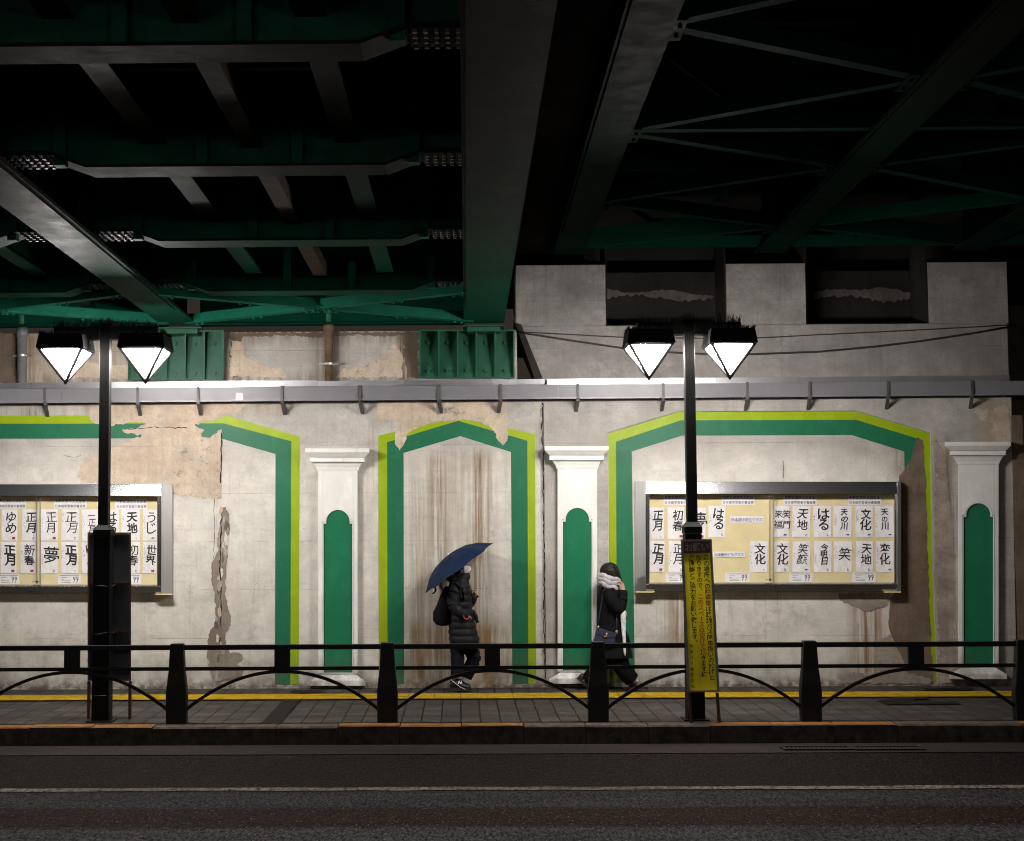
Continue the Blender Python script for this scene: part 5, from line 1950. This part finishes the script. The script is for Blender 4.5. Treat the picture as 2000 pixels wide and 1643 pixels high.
# umbrella
um_c, hand_p = Q1(897, 1110, -.05), pm + Vector((.004, -.022, 0))
axis = Vector((-.590, -.015, .807)).normalized()
e1 = Vector((.81, 0, .585)); e1 = (e1 - axis * e1.dot(axis)).normalized()
e2 = axis.cross(e1)
um = thing('umbrella', um_c, 'open navy blue folding umbrella tilted over the masked person', 'umbrella')
RU, HU = .50, .205


def UP(u):
    ks = [(0, 1), (.18, .985), (.45, .86), (.72, .55), (1, 0)]
    for (a, b), (c_, d) in zip(ks, ks[1:]):
        if u <= c_:
            return b + (d - b) * (u - a) / (c_ - a)
    return 0


mb = MB()
n, m = 96, 20
ph0 = 0.0
for side in (0, 1):
    o = len(mb.v)
    for j in range(m + 1):
        for i in range(n):
            t_ = 2 * math.pi * i / n
            g = abs(math.sin(4 * (t_ - ph0)))          # 0 at the ribs, 1 between them
            u = j / m
            rr = RU * u * (1 - .10 * g * u ** 1.2)
            h = HU * UP(u) - .012 * g * math.sin(math.pi * u) + .010 * g * u - side * .0025
            mb.v.append(um_c + (e1 * math.cos(t_) + e2 * math.sin(t_)) * rr + axis * h)
    for j in range(m):
        for i in range(n):
            f = (o + j * n + i, o + j * n + (i + 1) % n, o + (j + 1) * n + (i + 1) % n, o + (j + 1) * n + i)
            mb.f.append(f if not side else f[::-1]); mb.mi.append(0)
mb.build('canopy', M['navy'], um)
for k in range(8):
    mb = MB()
    t_ = k * math.pi / 4
    dv = e1 * math.cos(t_) + e2 * math.sin(t_)
    mb.tube([um_c + dv * (RU * u) + axis * (HU * UP(u) - .010) for u in (0, .2, .4, .6, .8, .97)], .0035, 5)
    mb.build('rib', M['galv'], um)
mb = MB()
mb.tube([um_c + axis * (HU + .02), um_c + axis * .05, hand_p + (um_c - hand_p) * .1], .005, 6)
mb.build('shaft', M['galv'], um)
mb = MB()
dv = (hand_p - um_c).normalized()
mb.tube([hand_p - dv * .05, hand_p + dv * .05], .013, 8)
mb.build('handle', M['black'], um)
mb = MB()
mb.tube([Q1(850, 1147, -.12), Q1(851, 1153, -.14), Q1(848, 1158, -.15), Q1(843, 1160, -.15)], [.012, .014, .011, .006], 6)
mb.build('closing_strap', M['navy'], um, True)

# ------------------------------------------------------------------ walker with the grey scarf
Y2 = G(1200, 1345).y
Q2 = lambda x, y, d=0.0: P(x, y, Y2 + d)
p2 = thing('person', (Q2(1198, 1345).x, Y2, ground(Y2)), 'person with long dark hair, chunky grey scarf and long black coat striding right', 'person')
V, E, RD = [], [], []
pel = J(Q2(1194, 1255), (.12, .13))
wst = J(Q2(1193, 1215), (.095, .115), pel)
cst = J(Q2(1192, 1172), (.105, .14), wst)
nek = J(Q2(1192, 1140), .050, cst)
jaw = J(Q2(1196, 1126), (.064, .064), nek)
hed = J(Q2(1191, 1114), (.092, .078), jaw)
top = J(Q2(1189, 1105), (.066, .060), hed)
J(Q2(1209, 1121), .010, jaw)
for sd, hx, kx, ky, ax_, ay, fx, fy in ((-.08, 1200, 1214, 1302, 1234, 1329, 1243, 1340), (.08, 1188, 1168, 1305, 1141, 1326, 1143, 1336)):
    h_ = J(Q2(hx, 1268, sd), .080, pel)
    k_ = J(Q2(kx, ky, sd), .056, h_)
    a_ = J(Q2(ax_, ay, sd), .036, k_)
    J(Q2(fx, fy, sd), .022, a_)
s_ = J(Q2(1189, 1160, -.165), .054, cst)
e_ = J(Q2(1210, 1190, -.20), .042, s_)
w_ = J(Q2(1217, 1155, -.15), .027, e_)
pm2 = Q2(1215, 1145, -.135)
hand(w_, pm2, [(U((-.016, -.012, .024)), .056), (U((-.006, -.016, .028)), .058), (U((.006, -.014, .027)), .054), (U((.016, -.008, .022)), .044), (U((-.024, -.006, .000)), .045)], (U((-.45, -.15, .8)).normalized(), U((-.95, .1, -.15)).normalized()))
s_ = J(Q2(1194, 1160, .165), .054, cst)
e_ = J(Q2(1205, 1196, .19), .042, s_)
w_ = J(Q2(1216, 1200, .10), .027, e_)
hand(w_, Q2(1219, 1198, .06), [(U((.016, -.01, .018)), .05), (U((.018, -.012, .004)), .054), (U((.017, -.012, -.01)), .05), (U((.013, -.01, -.022)), .042), (U((-.006, -.02, .02)), .045)], (U((.2, -.9, -.2)).normalized(), U((-.8, -.3, -.2)).normalized()))
skin_body('body', V, E, RD, pel, [M['skin']], p2)
mb = MB()
mb.ell(Q2(1206, 1114, -.05), .006, .010, .006, 10, 8)
mb.build('eye', M['ink'], p2, True)
mb = MB()
mb.ell(Q2(1190.5, 1114.5), .114, .100, .098, 24, 14)
rings = []
for py, xl, xr, d in [(1108, 1173, 1207, .092), (1114, 1172, 1209.5, .100), (1120, 1173, 1211.5, .102), (1126, 1177, 1213.5, .100), (1132, 1186, 1215, .096), (1137, 1196, 1215.5, .088), (1142, 1206, 1216, .07)]:
    a, b = Q2(xl, py, -.01), Q2(xr, py, -.01)
    rings.append(oval((a + b) / 2, (b.x - a.x) / 2, d, 20, 0, 2.2))
mb.loft(rings)
mb.build('hair', M['hair'], p2, True)
# scarf: three plump loops, higher at the nape
mb = MB()
for (cy, r, tl, off) in [(1129, .034, -.30, 0), (1136.5, .040, -.40, .6), (1145, .040, -.50, 1.1)]:
    c = Q2(1190, cy)
    rx = .112 if cy < 1140 else .108
    loop, rad = [], []
    for k in range(33):
        a = 2 * math.pi * k / 32
        loop.append(Vector((c.x + rx * math.cos(a), c.y + .115 * math.sin(a), c.z + tl * rx * math.cos(a) + .008 * math.sin(5 * a + off))))
        rad.append(r * (1 + .16 * math.sin(7 * a + off * 3) + .08 * math.sin(17 * a)))
    mb.tube(loop, rad, 12)
mb.build('scarf', M['scarf'], p2, True)
# coat
mb = MB()
rows = [(1146, 1176, 1205, .12), (1152, 1172.5, 1211, .165), (1160, 1171, 1214, .185), (1180, 1169.5, 1215, .185), (1200, 1168.5, 1216, .18), (1222, 1168, 1219.5, .185), (1245, 1167, 1228.5, .20), (1268, 1166, 1233.5, .215), (1284, 1166, 1236, .225)]
mb.loft(garment(rows, Y2, 24, 0, 12, 8, .006))
co = mb.build('long_coat', M['wool'], p2, True)
limb([Q2(1189, 1154, -.15), Q2(1196, 1172, -.195), Q2(1209, 1190, -.20), Q2(1216, 1174, -.18), Q2(1217.5, 1154, -.15)], [.072, .072, .066, .058, .050], 16, 0, .1, .012, .05, 2).build('sleeve', M['wool'], co, True)
limb([Q2(1195, 1154, .15), Q2(1201, 1176, .185), Q2(1205, 1195, .19), Q2(1214, 1199, .11)], [.070, .068, .060, .048], 16, 0, .1, .012, .05, 5).build('sleeve', M['wool'], co, True)
for pts, rd in [([Q2(1201, 1272, -.08), Q2(1213, 1300, -.08), Q2(1226, 1318, -.08), Q2(1236, 1329, -.08)], [.105, .105, .098, .088]), ([Q2(1188, 1272, .08), Q2(1170, 1303, .08), Q2(1155, 1318, .08), Q2(1143, 1329, .08)], [.105, .095, .078, .066])]:
    limb(pts, rd, 16, 0, .1, .02, .04, pts[0].x).build('trouser_leg', M['trouser'], p2, True)
mb = MB()
mb.tube([Q2(1239, 1326, -.08), Q2(1242, 1333, -.08)], .040, 10)
mb.tube([Q2(1142, 1326, .08), Q2(1139, 1330, .08)], .038, 10)
mb.build('socks', M['whitecloth'], p2, True)
for (h_, t_, d) in [((1229, 1345.5), (1265, 1345.5), -.08), ((1126, 1326), (1149, 1345), .08)]:
    up, so = shoe_mesh(lambda x, y, d=d: Q2(x, y, d), h_, t_, .10, .09)
    u = up.build('shoe', M['brownshoe'], p2, True)
    so.build('sole', M['ink'], u)
# shoulder bag
D = -.225
bag = thing('shoulder_bag', Q2(1185, 1258, D), 'navy leather shoulder bag with gold clasp hanging at the hip of the scarfed person', 'bag')
mb = MB()
A = [Q2(1166.5, 1226, D), Q2(1203, 1237, D), Q2(1200, 1258, D), Q2(1159, 1252, D)]
mb.prism([a + Vector((0, -.04, 0)) for a in A], (0, .07, 0))
mb.build('body', M['bagblue'], bag, bevel=.01)
mb = MB()
A = [Q2(1166, 1225.6, D), Q2(1203.5, 1236.6, D), Q2(1202.5, 1243, D), Q2(1183, 1247, D), Q2(1163, 1236, D)]
mb.prism([a + Vector((0, -.047, 0)) for a in A], (0, .006, 0))
mb.build('flap', M['bagblue'], bag, bevel=.002)
mb = MB()
mb.tube([Q2(1185.5, 1236, D - .055), Q2(1184.5, 1243, D - .055)], .010, 8)
mb.ell(Q2(1182.5, 1243.5, D - .055), .018, .008, .010, 8, 6)
mb.ell(Q2(1204.5, 1234, D - .02), .016, .008, .020, 8, 6)
mb.ell(Q2(1168.5, 1224.5, D - .02), .012, .008, .014, 8, 6)
mb.build('clasp', M['gold'], bag, True)
mb = MB()
mb.tube([Q2(1167, 1226, D), Q2(1171, 1200, -.205), Q2(1177, 1165, -.212), Q2(1180, 1152, -.18), Q2(1186, 1147, -.08)], .006, 6)
mb.tube([Q2(1204, 1236, D), Q2(1205, 1212, -.20), Q2(1205, 1195, -.17)], .006, 6)
mb.build('strap', M['bagblue'], bag, True)
# furled white umbrella
mb = MB()
mb.tube([Q2(1216, 1186, -.19), Q2(1216.5, 1194, -.20), Q2(1217.5, 1210, -.205), Q2(1218.5, 1240, -.215), Q2(1220.5, 1276, -.235), Q2(1221, 1281, -.235)], [.016, .034, .030, .024, .013, .005], 10)
fu = mb.build('furled_umbrella', M['whitecloth'], None, True)
tag(fu, 'furled white umbrella hanging in front of the black coat', 'umbrella')
mb = MB()
mb.tube([Q2(1212.5, 1213.5, -.205), Q2(1217.5, 1214, -.243), Q2(1222.5, 1214, -.205)], .006, 5)
mb.build('closing_band', M['mask'], fu)
